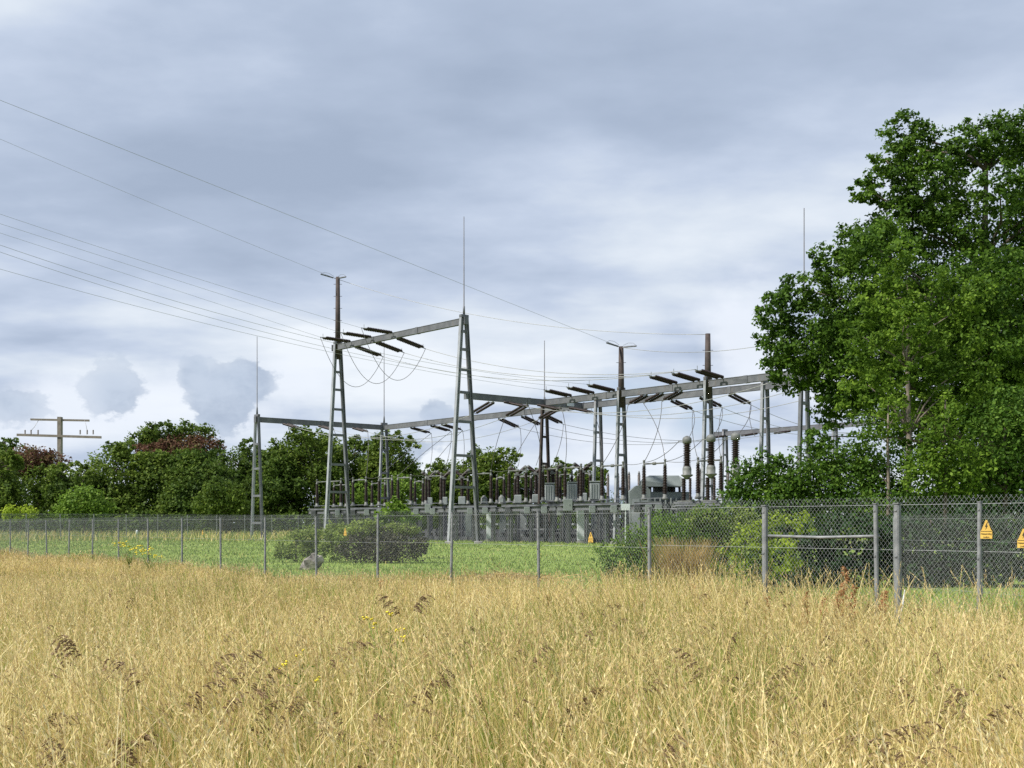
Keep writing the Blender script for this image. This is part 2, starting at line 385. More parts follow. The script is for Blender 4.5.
def arch(A, o, h, az, ms, mh, wide=1.0, Rr=.14, nb=9, bend=1.9):
    o = np.array(o); u_ = np.array([math.cos(az), math.sin(az), 0.]); z_u = np.array([0, 0, 1.])
    pts = [o + u_ * .03 * h * (t / h) ** 2 * h + z_u * t for t in np.linspace(0, h - Rr * .9, 6)]
    b0 = pts[-1]
    for th_ in np.linspace(.2, bend, 9): pts.append(b0 + u_ * Rr * (1 - math.cos(th_)) * 1.25 + z_u * Rr * math.sin(th_))
    pts = np.array(pts); n_ = len(pts); side_ = np.cross(u_, z_u)
    for sd, wd in ((side_, .0034), (u_ * .7 + z_u * .7, .0034)):
        w_ = (wd * wide * (1 - .6 * np.linspace(0, 1, n_)))[:, None] / 2
        v = np.stack([pts - sd * w_, pts + sd * w_], 1).reshape(-1, 3); f = np.array([[2 * i, 2 * i + 1, 2 * i + 3, 2 * i + 2] for i in range(n_ - 1)]); A.add(v, f, ms)
    T = np.linspace(0, 1, n_)
    for i in range(nb):
        t = .40 + .60 * min(1, max(0, (i + rng.normal(0, .9)) / nb)); p = np.array([np.interp(t, T, pts[:, k]) for k in range(3)])
        L = (.03 + Rr * .2) * rng.uniform(.35, 1.35) * (1.15 - .5 * abs(t - .6)); a = rng.normal(0, .5)
        d0 = u_ * .75 + side_ * a * .5 + z_u * rng.uniform(-.15, .35); d0 /= np.linalg.norm(d0)
        k = 6; q = np.array([p + d0 * L * x_ - z_u * L * .6 * x_ * x_ for x_ in np.linspace(.1, 1, k)])
        pp_ = np.repeat(q, 2, 0) + rng.normal(0, .0015, (k * 2, 3)); dd = np.repeat(np.gradient(q, axis=0), 2, 0); dd /= np.linalg.norm(dd, axis=1)[:, None]
        dd = dd + rng.normal(0, .18, dd.shape); dd /= np.linalg.norm(dd, axis=1)[:, None]
        v, f = slivers(pp_, dd, np.full(k * 2, .016 * wide ** .5) * rng.uniform(.8, 1.2, k * 2), np.full(k * 2, .0052 * wide) * rng.uniform(.7, 1.1, k * 2)); A.add(v, f, mh)
for (cx_, cy_, sx_, sy_, nn_) in ((-1.25, 5.3, .75, .7, 30), (-2.3, 5.0, .5, .5, 9), (2.1, 4.9, .55, .6, 26), (.6, 5.8, 1.2, 1.0, 20), (-1.0, 8, 3, 2.2, 34), (2.6, 7.5, 1.8, 2, 28), (0, 11, 4, 2, 30)):
    for _ in range(nn_):
        x_, y_ = rng.normal(cx_, sx_), rng.normal(cy_, sy_)
        if y_ < 3.4 or (x_ - FA.x) * FN.x + (y_ - FA.y) * FN.y > -.3: continue
        arch(A, (x_, y_, 0), rng.uniform(.72, .98), rng.choice([.1, 3.0], p=[.75, .25]) + rng.normal(0, .5), 0, 3, 1.0 + max(0, y_ - 6) * .12, rng.uniform(.05, .13), int(rng.integers(4, 10)), rng.uniform(.7, 2.0))
mg = A.obj('meadow_grass', [G_STRAW, G_GREEN, G_SEED, G_BROWN, G_PALE])
tag(mg, 'tall dry straw coloured meadow grass filling the field before the fence', 'grass', kind='stuff')

# lawn tufts beyond the fence, longer along the fence
A = Acc()
for (d0, d1, dens, w0) in [(11, 25, 60, .02), (25, 45, 32, .035), (45, 75, 16, .05), (75, 128, 7, .08)]:
    xm = .45 * d1 + 3; n = int(dens * 2 * xm * (d1 - d0)); x = rng.uniform(-xm, xm, n); y = rng.uniform(d0, d1, n)
    side = (x - FA.x) * FN.x + (y - FA.y) * FN.y
    k = (side > .2) & (np.abs(x) < .45 * y + 3); x, y, side = x[k], y[k], side[k]; n = len(x)
    edge = np.clip(1 - side / 3.0, 0, 1)
    bk = np.clip((y - 96) / 10, 0, 1) * (x < -16)
    h = (.07 + .05 * np.abs(pnoise(x, y, .6, 77))) * rng.uniform(.6, 1.5, n) + edge * rng.uniform(.1, .55, n) + bk * rng.uniform(0, .9, n)
    z = .3 * np.clip((y - 55) / 25, 0, 1) ** 2 * (3 - 2 * np.clip((y - 55) / 25, 0, 1))
    v, f, _ = ribbons(np.stack([x, y, z], -1), rng.uniform(0, 6.28, n), rng.uniform(.1, .7, n), h, np.full(n, w0), 2, .8)
    mt = np.where(rng.uniform(0, 1, n) < .03 + .5 * edge + .45 * bk, 1, 0)
    A.v.append(v); A.f.append(f + A.n); A.m.append(np.repeat(mt, 2)); A.n += len(v)
tag(A.obj('lawn_grass', [G_LAWN, G_STRAW]), 'short green lawn grass growing inside the fenced switchyard', 'grass', kind='stuff')

# single stalks of tall brown grass standing out of the meadow
def stalk(name, x, y, h, az, lean, label, group, cat, nsp=26, headf=.34, mats=None, wide=1.0, out=.06, zb=0):
    A = Acc(); mats = mats or [G_STRAW, G_BROWN]
    v, f, c = ribbons(np.array([[0., 0., 0.]]), np.array([az]), np.array([lean]), np.array([h]), np.array([.0045 * wide]), 10, .6, .06, 2.6)
    A.add(v, f, 0); cc = c[0]
    T = np.linspace(0, 1, 11)
    for i in range(nsp):
        t = 1 - headf * (i / nsp) ** .9; p = np.array([np.interp(t, T, cc[:, k]) for k in range(3)])
        a = rng.uniform(0, 6.28); L = out * (0.35 + 1.3 * (1 - t) / headf) * rng.uniform(.5, 1.2)
        d0 = np.array([math.cos(az) * .55 + math.cos(a) * .6, math.sin(az) * .55 + math.sin(a) * .6, .5]); d0 /= np.linalg.norm(d0)
        n = 5; q = np.array([p + d0 * L * s + np.array([0, 0, -L * .75 * s * s]) for s in np.linspace(.1, 1, n)])
        pp = np.repeat(q, 3, 0) + rng.normal(0, .003, (n * 3, 3)); dd = np.repeat(np.tile(d0 * [1, 1, -.2], (n, 1)), 3, 0) + rng.normal(0, .35, (n * 3, 3)); dd /= np.linalg.norm(dd, axis=1)[:, None]
        v, f = slivers(pp, dd, np.full(n * 3, .026 * wide) * rng.uniform(.7, 1.3, n * 3), np.full(n * 3, .0056 * wide)); A.add(v, f, 1)
    o = A.obj(name, mats); o.location = (x, y, zb)
    return tag(o, label, cat, group)
def gp(px, D): return ((px - 512) / F * D, D)
# (px of tip, py of tip, distance, lean azimuth, lean)
st = [(58, 634, 5.2, math.pi * .93, .55), (122, 668, 4.9, math.pi * .95, .75), (40, 740, 4.2, math.pi, .8), (110, 740, 4.3, math.pi * .9, .7), (150, 742, 4.4, .1, .7),
      (262, 655, 5.4, .2, .6), (232, 660, 5.6, .0, .5), (290, 672, 5.1, .3, .55), (212, 690, 4.9, .1, .6), (250, 700, 4.7, -.1, .7), (275, 715, 4.6, .2, .6),
      (428, 598, 7.2, .1, .6), (384, 600, 7.4, math.pi, .4), (352, 648, 6.2, .1, .5), (430, 690, 5.2, .2, .5), (462, 686, 5.0, .4, .6),
      (905, 735, 4.4, .0, .8), (935, 752, 4.2, .2, .8), (880, 748, 4.3, math.pi * .9, .7), (975, 690, 5.0, .1, .7), (940, 690, 5.1, math.pi, .6), (965, 662, 5.6, .2, .6),
      (1000, 715, 4.7, .1, .7), (790, 672, 5.6, .2, .6), (600, 700, 5.2, .1, .5), (672, 655, 6.0, math.pi * .95, .5), (745, 640, 6.4, .1, .5), (560, 645, 6.3, .2, .45), (580, 720, 4.7, .0, .6), (690, 735, 4.5, .2, .6)]
ordn = ['first', 'second', 'third', 'fourth', 'fifth', 'sixth', 'seventh', 'eighth', 'ninth', 'tenth', 'eleventh', 'twelfth', 'thirteenth', 'fourteenth', 'fifteenth', 'sixteenth',
        'seventeenth', 'eighteenth', 'nineteenth', 'twentieth', 'twenty-first', 'twenty-second', 'twenty-third', 'twenty-fourth', 'twenty-fifth', 'twenty-sixth', 'twenty-seventh', 'twenty-eighth', 'twenty-ninth', 'thirtieth']
st.sort()
for i, (px, py, D, az, ln) in enumerate(st):
    p = pt(px, py, D); h = max(.45, p.z / (1 - .35 * ln * ln))
    Rr = random.uniform(.10, .20); A = Acc(); h = p.z + .03
    arch(A, (0, 0, 0), h, az + random.gauss(0, .5), 0, 1, random.uniform(1.0, 1.4), Rr, random.randint(12, 22), random.uniform(.8, 2.1))
    o = A.obj('tall_grass_stalk', [G_STRAW, G_BROWN]); o.location = (p.x - math.cos(az) * Rr, p.y - math.sin(az) * Rr, 0)
    tag(o, 'tall grass stalk with drooping dark brown seed head in the meadow, %s from the left' % ordn[i], 'grass stalk', 'brown seed heads above the meadow')

def ragwort(px, D, h, nb, label, fs_=.55, sp=1.0):
    x, y = gp(px, D); root = empty('ragwort_plant', (x, y, 0), label, 'wild flower', 'yellow ragwort plants in the meadow')
    s = MB(); fl = MB(); lv = Acc()
    for i in range(nb):
        a = i * 2.4; r = (.05 + .05 * (i % 3)) * sp; hh = h * (.82 + .18 * ((i * 7) % 5) / 4)
        tip = Vector((math.cos(a) * r * 1.6, math.sin(a) * r * 1.6, hh))
        s.tube([(0, 0, 0), (math.cos(a) * .02, math.sin(a) * .02, h * .5), tip], [.006, .005, .003], 5)
        for j in range(6):
            q = tip + Vector((random.gauss(0, .016 * sp), random.gauss(0, .016 * sp), random.gauss(0, .012 * sp)))
            fl.lathe(q, [(.002, 0), (.016 * fs_, .004), (.017 * fs_, .009), (.006 * fs_, .013)], Vector((random.gauss(0, .4), random.gauss(0, .4), 1)), 7)
    s.build('stem', L_GREY, root); fl.build('blossom', G_FLOWER, root)
    n = int((30 + 14 * nb) * sp); z = rng.uniform(.1, h * .92, n); p0 = np.stack([rng.normal(0, .02 * sp, n), rng.normal(0, .02 * sp, n), z], -1)
    d = rng.normal(size=(n, 3)); d[:, 2] = np.abs(d[:, 2]) * .5; d /= np.linalg.norm(d, axis=1)[:, None]
    v, f = slivers(p0, d, rng.uniform(.03, .065, n), np.full(n, .010)); lv.add(v, f, 0); lv.obj('foliage', [L_BIRCH], root)
ragwort(391, 8.2, 1.06, 5, 'yellow ragwort with several blooms between two brown grass stalks in the meadow')
ragwort(303, 6.8, .93, 3, 'small yellow ragwort low in the middle of the meadow')
ragwort(129, 34, 1.15, 12, 'bright yellow ragwort bush at the fence, far left of the meadow', 1.8, 2.4)
ragwort(149, 32.5, .95, 8, 'paler yellow ragwort beside the brighter one at the fence', 1.3, 2.0)

# rusty dock stalks by the fence on the right
dk = [(843, 560, 12.6, .05), (835, 585, 12.4, .1), (851, 580, 12.8, .12), (820, 592, 12.2, .2), (803, 586, 12.4, .1), (655, 588, 15, .1), (690, 580, 15, .08), (676, 592, 14.6, .12), (702, 596, 14, .15), (880, 585, 12.2, .15),
      (380, 578, 19.5, .03), (546, 592, 15.5, .05), (640, 596, 14, .1), (765, 592, 13, .1)]
dk.sort()
for i, (px, py, D, ln) in enumerate(dk):
    p = pt(px, py, D)
    for_lbl = 'rusty brown dock stalk rising from the grass by the fence, %s from the left' % ordn[i]
    stalk('dock_stalk', p.x, p.y, p.z, 1.0, ln, for_lbl, 'rusty dock stalks along the fence', 'dock plant', 46, .62, [G_DOCK, G_DOCK], 1.7, .035)

# ------------------------------------------------------------------ foliage
def leafcloud(lobes, dens, size, cl=(.28, .5), m=16, flat=.7, up=.45, fill=.15, zmin=None):
    """lobes: (centre, radii); leaves sit in twig clusters through the outer shell"""
    P = []; Nn = []
    for (c, r) in lobes:
        c = np.array(c); r = np.array(r) if hasattr(r, '__len__') else np.array([r, r, r])
        area = 4 * np.pi * ((r[0] * r[1]) ** 1.6 + (r[0] * r[2]) ** 1.6 + (r[1] * r[2]) ** 1.6) ** (1 / 1.6) / 3 ** (1 / 1.6)
        nc = max(6, int(area * dens / m)); d = rng.normal(size=(nc, 3)); d /= np.linalg.norm(d, axis=1)[:, None]
        rad = 1 - np.abs(rng.normal(0, .17, nc)) + np.where(rng.uniform(0, 1, nc) < .14, .12, 0)
        inn = rng.uniform(0, 1, nc) < fill; rad = np.where(inn, rng.uniform(.2, .8, nc), rad)
        cc = c + d * r * rad[:, None]
        crr = r.mean() * rng.uniform(cl[0], cl[1], nc) * .5
        q = np.repeat(cc, m, 0) + np.clip(rng.normal(size=(nc * m, 3)), -1.7, 1.7) * np.repeat(crr, m)[:, None] * np.array([1, 1, flat])
        P.append(q); nn = np.repeat(d, m, 0) * .5 + rng.normal(size=(nc * m, 3)) * .65 + np.array([0, 0, up]); Nn.append(nn)
    P = np.concatenate(P); Nn = np.concatenate(Nn)
    if zmin is not None:
        k = P[:, 2] > zmin; P, Nn = P[k], Nn[k]
    Nn /= np.linalg.norm(Nn, axis=1)[:, None]; n = len(P)
    a = np.cross(Nn, rng.normal(size=(n, 3))); a /= np.linalg.norm(a, axis=1)[:, None]; b_ = np.cross(Nn, a)
    L = size * rng.uniform(.55, 1.35, n)[:, None]; W = L * .62
    v = np.stack([P - a * L * .5, P + b_ * W * .5 + a * L * .05, P + a * L * .5, P - b_ * W * .5 + a * L * .05], 1).reshape(-1, 3)
    return v, np.arange(n * 4).reshape(-1, 4)

def limbs(trunk_pts, trunk_r, targets, rb, mat, root, name='trunk'):
    m = MB(); m.tube(trunk_pts, trunk_r, 10)
    tp = [Vector(p) for p in trunk_pts]
    for t in targets:
        t = Vector(t); k = min(range(1, len(tp)), key=lambda i: abs(tp[i].z - (t.z - (t - tp[i]).length * .55)))
        s = tp[k]; mid = s.lerp(t, .5) + Vector((random.uniform(-.1, .1), random.uniform(-.1, .1), .08)) * (t - s).length
        m.tube([s, s.lerp(mid, .5) + Vector((0, 0, .04 * (t - s).length)), mid, t], [rb, rb * .8, rb * .6, rb * .2], 6)
    return m.build(name, mat, root)

def px_tree(name, label, cat, group, trunk_px, D, trunk_top, lobes_px, mats, leaf, dens, rt, bark=BARK, base_y=None, depth=1.0, m=16, **kw):
    """lobes_px: (px,py,r_px, [depth offset m], [mat index])"""
    s = F / D; x0 = (trunk_px - 512) / s; z0 = gz(x0, D)
    root = empty(name, (x0, D, z0), label, cat, group)
    lob = {}
    tg = []
    for L in lobes_px:
        px, py, r = L[:3]; dy = L[3] if len(L) > 3 else 0; mi = L[4] if len(L) > 4 else 0
        rx, rz_ = (r if hasattr(r, '__len__') else (r, r)); Dy = D + dy
        c = ((px - 512) / F * Dy - x0, dy, EYE + (HY - py) / F * Dy - z0)
        k = Dy / F
        lob.setdefault(mi, []).append((c, (rx * k, (rx + rz_) / 2 * k * depth, rz_ * k))); tg.append(c)
    for mi, ls in lob.items():
        v, f = leafcloud(ls, dens, leaf, m=m, zmin=.02, **kw)
        npmesh('crown', v, f, [mats[mi]], None, root)
    zt = EYE + (HY - trunk_top) / s - z0
    tp = [(0, 0, -.05), (.05 * rt, 0, zt * .25), (.3 * rt, .1 * rt, zt * .5), (-.1 * rt, .2 * rt, zt * .75), (.2 * rt, 0, zt)]
    limbs(tp, [rt * 1.3, rt, rt * .85, rt * .6, rt * .3], tg, rt * .35, bark, root)
    return root

# --- the big trees on the right
px_tree('deciduous_tree', 'largest tree, dark and broad crowned, towering over the right end of the switchyard', 'tree', None, 985, 50, 170,
        [(903, 134, (22, 20)), (922, 150, 26), (886, 160, (18, 18)), (868, 190, (18, 12)), (890, 186, (28, 20)), (930, 190, 36), (975, 146, (24, 26)), (950, 160, (20, 18)), (1005, 140, 26), (1045, 140, 36), (905, 226, (34, 24)), (866, 240, (28, 22)), (955, 235, 40), (836, 262, (26, 20)), (806, 290, (28, 20)),
         (780, 310, (24, 22)), (775, 345, (20, 26)), (862, 290, 40), (810, 340, (42, 36)), (795, 372, (26, 20)), (850, 360, 46), (834, 404, (26, 24)), (1000, 320, 50, 2), (1050, 280, 56, 2), (1075, 200, 54), (1060, 380, 64, 3), (985, 385, 50, 3), (930, 330, 50, 2), (1030, 215, 30), (1000, 190, (30, 22), -3),
         (1020, 275, (34, 26), -3), (975, 290, (44, 40), -3.5), (1000, 350, (46, 40), -3.5), (1010, 400, (46, 36), -3), (960, 340, (40, 40), -2), (900, 400, 42, 3), (960, 430, 44, 4), (1020, 440, 48, 4), (822, 436, (14, 14)), (1130, 320, 70), (1120, 430, 70, 2), (880, 250, (34, 26), -3), (900, 300, (40, 34), 3), (870, 340, (40, 34), 4)],
        [L_OAK], .165, 142, .26, cl=(.14, .34), depth=1.25, fill=.12, m=40)
px_tree('slender_tree', 'slender lighter green tree with a pale bare trunk in front of the big dark tree', 'tree', None, 908, 43, 300,
        [(905, 262, (30, 24)), (905, 320, (30, 22), -1), (915, 365, (24, 16), -1.2), (890, 375, (24, 18), 1.5), (940, 345, (20, 20), 2), (905, 410, (30, 20), 2), (912, 335, (16, 12), -2), (903, 395, (12, 10), -1.6), (915, 440, (14, 10), -1.5), (880, 300, (34, 26)), (930, 300, (34, 30)), (860, 335, (28, 20)), (905, 345, (36, 22), 1.5), (950, 345, (34, 26)), (868, 385, (30, 24)), (955, 385, (36, 24)), (925, 395, (20, 16), 1.5), (850, 412, (18, 14)), (975, 300, (24, 22)), (985, 355, (26, 20))],
        [L_BIRCH], .14, 125, .12, BARKP, cl=(.17, .36), depth=.7, fill=.15, m=32)
px_tree('multi_stem_tree', 'small tree of thin pale stems between the hedge and the slender tree', 'tree', None, 888, 41, 400,
        [(870, 430, (20, 16)), (895, 415, (22, 16)), (862, 460, (22, 18), 1)], [L_BIRCH], .13, 110, .07, BARKP, depth=.8, fill=.1, m=22)
px_tree('young_tree', 'bright green young tree with upright shoots right of the pale trunk', 'tree', 'saplings under the big tree', 945, 40, 400,
        [(940, 440, (20, 34)), (950, 410, (12, 22)), (930, 470, (30, 24)), (960, 470, (28, 28))], [L_BIRCH], .135, 150, .07, depth=.8)
px_tree('young_tree', 'broad young tree filling the right picture edge under the big crown', 'tree', 'saplings under the big tree', 1005, 41, 410,
        [(1000, 440, (34, 36)), (980, 475, (30, 24)), (1025, 470, (30, 34)), (1050, 430, (40, 50)), (1010, 405, (20, 20))], [L_HEDGE], .14, 160, .09, depth=.9)
px_tree('overgrown_hedge', 'leafy hedge of young shoots rising above the fence at the edge of the switchyard', 'hedge', None, 790, 42, 470,
        [(745, 480, (20, 22)), (770, 468, (18, 18)), (795, 475, (26, 26)), (825, 462, (22, 20)), (850, 470, (26, 26)), (815, 445, (14, 16)), (780, 500, (40, 24)), (840, 500, (40, 26)), (735, 505, (18, 20)), (760, 495, (30, 26)), (805, 490, (36, 30)), (860, 490, (36, 30)), (880, 470, (34, 30)), (925, 485, (36, 28)), (980, 490, (40, 26)), (1030, 490, (40, 30)), (900, 510, (40, 24), -1), (950, 505, (40, 22), -1)],
        [L_HEDGE], .13, 180, .05, depth=.8, cl=(.2, .5), m=22)
px_tree('dark_hedge', 'dark shaded hedge close behind the chain link fence at right', 'hedge', None, 930, 32, 520,
        [(800, 560, (34, 40)), (860, 545, (40, 34)), (920, 545, (40, 36)), (980, 540, (40, 36)), (1040, 540, (44, 40)), (830, 575, (40, 24)), (900, 575, (44, 22)), (970, 572, (46, 24)), (1110, 530, (60, 50)), (760, 570, (24, 24))],
        [L_DARK], .16, 150, .08, depth=.8)
# bushes inside the fence, right
px_tree('dark_bush', 'green rounded bush inside the fence, right of the lawn', 'bush', 'bushes inside the fence', 640, 36, 540,
        [(625, 558, (26, 24)), (652, 545, (32, 32)), (640, 575, (40, 16)), (690, 545, (30, 30), 2), (702, 530, (26, 22), 2), (665, 525, (22, 14), 1), (715, 555, (20, 26), 3)], [L_BIRCH], .11, 210, .05, depth=.9)
px_tree('yellow_green_bush', 'bright yellow green bush behind the thick fence post', 'bush', 'bushes inside the fence', 765, 30, 530,
        [(728, 560, (18, 20)), (750, 547, (20, 22)), (772, 535, (22, 20)), (798, 522, (18, 12)), (712, 570, (12, 12)), (758, 570, (24, 18)), (785, 555, (20, 20), 1)], [L_YEL], .12, 150, .04, depth=.8, cl=(.2, .4))
px_tree('grey_green_bush', 'grey green tall weedy bush behind the tan dry clump', 'bush', 'bushes inside the fence', 725, 38, 515,
        [(715, 522, (20, 14)), (740, 520, (20, 14)), (700, 520, (16, 14)), (690, 527, (16, 14)), (705, 540, (24, 20)), (738, 540, (26, 22)), (770, 530, (22, 18))], [L_GREY], .11, 190, .05, depth=.8)
# willow-like bushes by the left gantry
px_tree('willow_bush', 'grey green willowy bush at the left of the purple bush', 'bush', 'bushes inside the fence', 296, 53, 530,
        [(294, 547, (17, 13)), (308, 537, (15, 11)), (284, 552, (11, 8)), (334, 532, (15, 10), 1), (314, 550, (13, 10)), (325, 543, (15, 13)), (338, 548, (12, 12))], [L_GREY], .13, 190, .05, depth=.9)
px_tree('purple_bush', 'dull purple bush with a flat top in the middle of the lawn', 'bush', 'bushes inside the fence', 375, 52, 530,
        [(355, 547, (18, 15)), (378, 545, (22, 18)), (402, 545, (20, 17)), (420, 547, (9, 12)), (365, 528, (20, 8), 0, 1), (400, 530, (20, 6), 0, 1), (344, 536, (10, 8), 0, 1)], [L_PURP, L_GREY], .12, 240, .05, depth=.9)
px_tree('leafy_shrub', 'fresh light green shrub rising behind the purple bush', 'bush', 'bushes inside the fence', 395, 58, 505,
        [(396, 512, (16, 8)), (384, 517, (12, 7)), (408, 516, (12, 6)), (396, 503, (9, 6))], [L_BRIGHT], .24, 75, .05, depth=.9)
# dry tan clump
A = Acc(); n = 900; bx, by = gp(684, 29.5)
bb = np.stack([rng.normal(0, .28, n), rng.normal(0, .25, n), np.zeros(n)], -1)
v, f, c = ribbons(bb, np.arctan2(bb[:, 1], bb[:, 0]) + rng.normal(0, .5, n), rng.uniform(.05, .45, n), rng.uniform(.7, 1.45, n), np.full(n, .018), 4, .7)
A.add(v, f, 0); o = A.obj('dry_grass_clump', [L_TAN]); o.location = (bx, by, 0)
tag(o, 'tan clump of dry grass between the dark bush and the yellow green bush', 'grass clump')

# --- far tree line on the left and behind the yard
far = [(-60, 440, 60, 140, 0), (-6, 455, 34, 133, 0), (38, 446, 38, 146, 2), (12, 442, 26, 158, 1), (112, 452, 44, 136, 0), (72, 468, 28, 132, 0), (180, 424, 44, 152, 4), (160, 460, 40, 136, 0), (205, 458, 44, 134, 1),
       (238, 446, 34, 142, 1), (300, 436, 44, 136, 0), (345, 440, 36, 142, 1), (388, 436, 36, 140, 0), (278, 455, 28, 134, 1), (452, 462, 34, 150, 0), (492, 450, 30, 146, 0), (556, 464, 20, 160, 0), (592, 468, 22, 165, 0), (430, 474, 24, 158, 1), (520, 474, 22, 165, 1)]
FLBL = ['broad green tree at the far left picture edge', 'green tree left of the telegraph pole', 'copper red tree in front of the telegraph pole', 'dark green tree peeping over the red tree at far left', 'broad green tree right of the telegraph pole',
        'lower green tree under the telegraph pole', 'tall tree with a copper red and green crown, highest of the left tree line', 'green tree below the tall copper crowned tree', 'dark tree behind the small pale shrub', 'dark tree just left of the leftmost gantry leg',
        'green tree just right of the leftmost gantry', 'dark tree behind the gantry mast with the brown pole', 'green tree behind the second gantry mast, last before the gap', 'low dark tree at the foot of the leftmost gantry',
        'pale green tree left of the tall front mast', 'pale green tree right of the tall front mast', 'small far tree left of the grey tanks', 'small far tree behind the grey tanks', 'low far tree in the gap of the tree line', 'low far tree under the middle gantry']
far_i = 0
for (px, top, r, D, kd) in far:
    k = D / F; H = (HY - top); lob = []
    cy = top + r * .62
    mats = {0: [L_FAR], 1: [L_FARD], 2: [L_RED, L_FAR], 4: [L_FARD, L_RED, L_FAR]}[kd]
    rs = random.Random(px)
    lob = [(px, top + r * .55, (r * .62, r * .5))]
    if kd == 4: lob = [(px - 22, top + r * .30, (r * .5, r * .26), 1, 2), (px + 14, top + r * .22, (r * .45, r * .2), 1, 2), (px + 24, top + r * .55, (r * .42, r * .24), -2, 1), (px - 30, top + r * .62, (r * .36, r * .2), -3, 1), (px - 2, top + r * .55, (r * .5, r * .26), -1, 1), (px + 6, top + r * .75, (r * .4, r * .2), -3, 2)]
    for j in range(9):      # small shoots breaking the outline
        a = rs.uniform(-2.9, -.25); q_ = rs.uniform(.10, .20)
        lob.append((px + math.cos(a) * r * rs.uniform(.7, 1.05), top + r * .62 + r * .62 * math.sin(a) * rs.uniform(.85, 1.15), (r * q_, r * q_ * 1.3), rs.uniform(-2, 2)))
    for j in range(7):
        a = rs.uniform(0, 6.28)
        lob.append((px + math.cos(a) * r * .55, top + r * (.85 + .35 * math.sin(a)), r * rs.uniform(.28, .42), rs.uniform(-2, 2)))
    if kd == 2: lob = [(px - 8, top + r * .3, (r * .6, r * .26)), (px + 16, top + r * .4, (r * .4, r * .24)), (px, top + r * .6, (r * .55, r * .22))]
    yy = top + r * (1.2 if kd != 2 else .95)
    while yy < 530:
        for j in range(3):
            lob.append((px + rs.uniform(-.75, .75) * r, yy + rs.uniform(-5, 5), r * rs.uniform(.32, .48), rs.uniform(-2.5, 2.5), 1 if kd == 2 else 0))
        yy += r * .5
    px_tree('tree', FLBL[far_i], 'tree', 'trees of the far tree line', px, D, top + r * .6, lob, mats, .36, 34, .2, m=20, cl=(.25, .55), fill=.14, depth=1.0); far_i += 1
px_tree('round_shrub', 'bright round shrub standing alone before the left tree line', 'bush', 'shrubs before the tree line', 84, 122, 500,
        [(84, 503, (22, 15)), (72, 512, (16, 13)), (98, 511, (16, 13)), (84, 493, (12, 9))], [L_BRIGHT], .3, 42, .1, m=12)
px_tree('low_shrub', 'low yellowish shrub at the left picture edge behind the fence', 'bush', 'shrubs before the tree line', 20, 122, 510,
        [(14, 514, (12, 8)), (26, 513, (10, 8))], [L_YEL], .28, 40, .08, m=12)
px_tree('pale_shrub', 'paler green shrub between the copper tree and the leftmost gantry', 'bush', 'shrubs before the tree line', 222, 128, 490,
        [(222, 495, (20, 14)), (212, 505, (18, 14)), (236, 505, (14, 12)), (215, 484, (10, 7))], [L_FAR], .32, 36, .1, m=12)
px_tree('pale_shrub', 'yellow green shrub between the second gantry mast and the disconnectors', 'bush', 'shrubs before the tree line', 402, 128, 480,
        [(398, 488, (16, 14)), (412, 495, (14, 12)), (385, 498, (14, 12)), (360, 492, (12, 12))], [L_BRIGHT], .3, 34, .1, m=12)
# very far wood as one mass
lob = []
for i in range(60):
    x = -150 + i * 9.0; lob.append(((x, 250 + random.uniform(-12, 12), 1.5 + random.uniform(0, 3.5)), (7, 5, 4.5)))
v, f = leafcloud(lob, 4.5, .8, m=10, cl=(.4, .6), zmin=.3)
tag(npmesh('distant_woodland', v, f, [L_FARD]), 'distant dark woodland closing the horizon behind everything', 'woodland', kind='stuff')
# undergrowth below the left tree line
lob = []
for i in range(46):
    x = -66 + i * 2.6; y = 131 - abs(x + 20) * .03 + random.uniform(-1, 1); lob.append(((x, y, .9), (2.3, 1.6, 1.9 + random.uniform(-.5, .7))))
v, f = leafcloud(lob, 22, .36, m=12, cl=(.4, .6), zmin=.3)
tag(npmesh('undergrowth', v, f, [L_FARD]), 'dark undergrowth below the far tree line behind the back fence', 'undergrowth', kind='stuff')

# ------------------------------------------------------------------ fences
PITCH = .062
def panel_mesh(L, H, name='mesh_panel', r=.0017):
    """chain link panel in local XZ, from x=0 to L"""
    vs = []; fs = []
    def wire(a, b, r=r):
        a = np.array(a); b = np.array(b); d = b - a; d /= np.linalg.norm(d); y = np.array([0, 1., 0]); x = np.cross(d, y)
        n = len(vs)
        for p in (a, b):
            for k in range(3):
                t = 2.094 * k; vs.append(p + (x * math.cos(t) + y * math.sin(t)) * r)
        for k in range(3): fs.append((n + k, n + (k + 1) % 3, n + 3 + (k + 1) % 3, n + 3 + k))
    z0 = .04; hh = H - z0
    k = -hh
    while k < L:
        for sgn in (0, 1):
            xa, xb = k, k + hh * .86; za, zb = z0, z0 + hh
            if xa < 0: za = z0 + (0 - xa) / .86; xa = 0
            if xb > L: zb = z0 + (L - k) / .86; xb = L
            if xa < xb and za < zb:
                if sgn: xa, xb = L - xa, L - xb
                wire((xa, .003 if sgn else -.003, za), (xb, .003 if sgn else -.003, zb))
        k += PITCH
    for z in (H - .10, H * .67, .12): wire((0, .008, z), (L, .008, z), .0026)
    me = bpy.data.meshes.new(name); me.from_pydata([tuple(p) for p in vs], [], fs); me.materials.append(MESHM); return me
pcache = {}
def add_panel(root, a, b, H, r=.0017):
    d = b - a; L = (d.xy).length; key = (round(L, 2), H, r)
    if key not in pcache: pcache[key] = panel_mesh(L, H, r=r)
    o = bpy.data.objects.new('mesh_panel', pcache[key]); COL.objects.link(o); o.parent = root
    o.location = a - root.location; o.rotation_euler = (0, 0, math.atan2(d.y, d.x)); return o
postc = {}
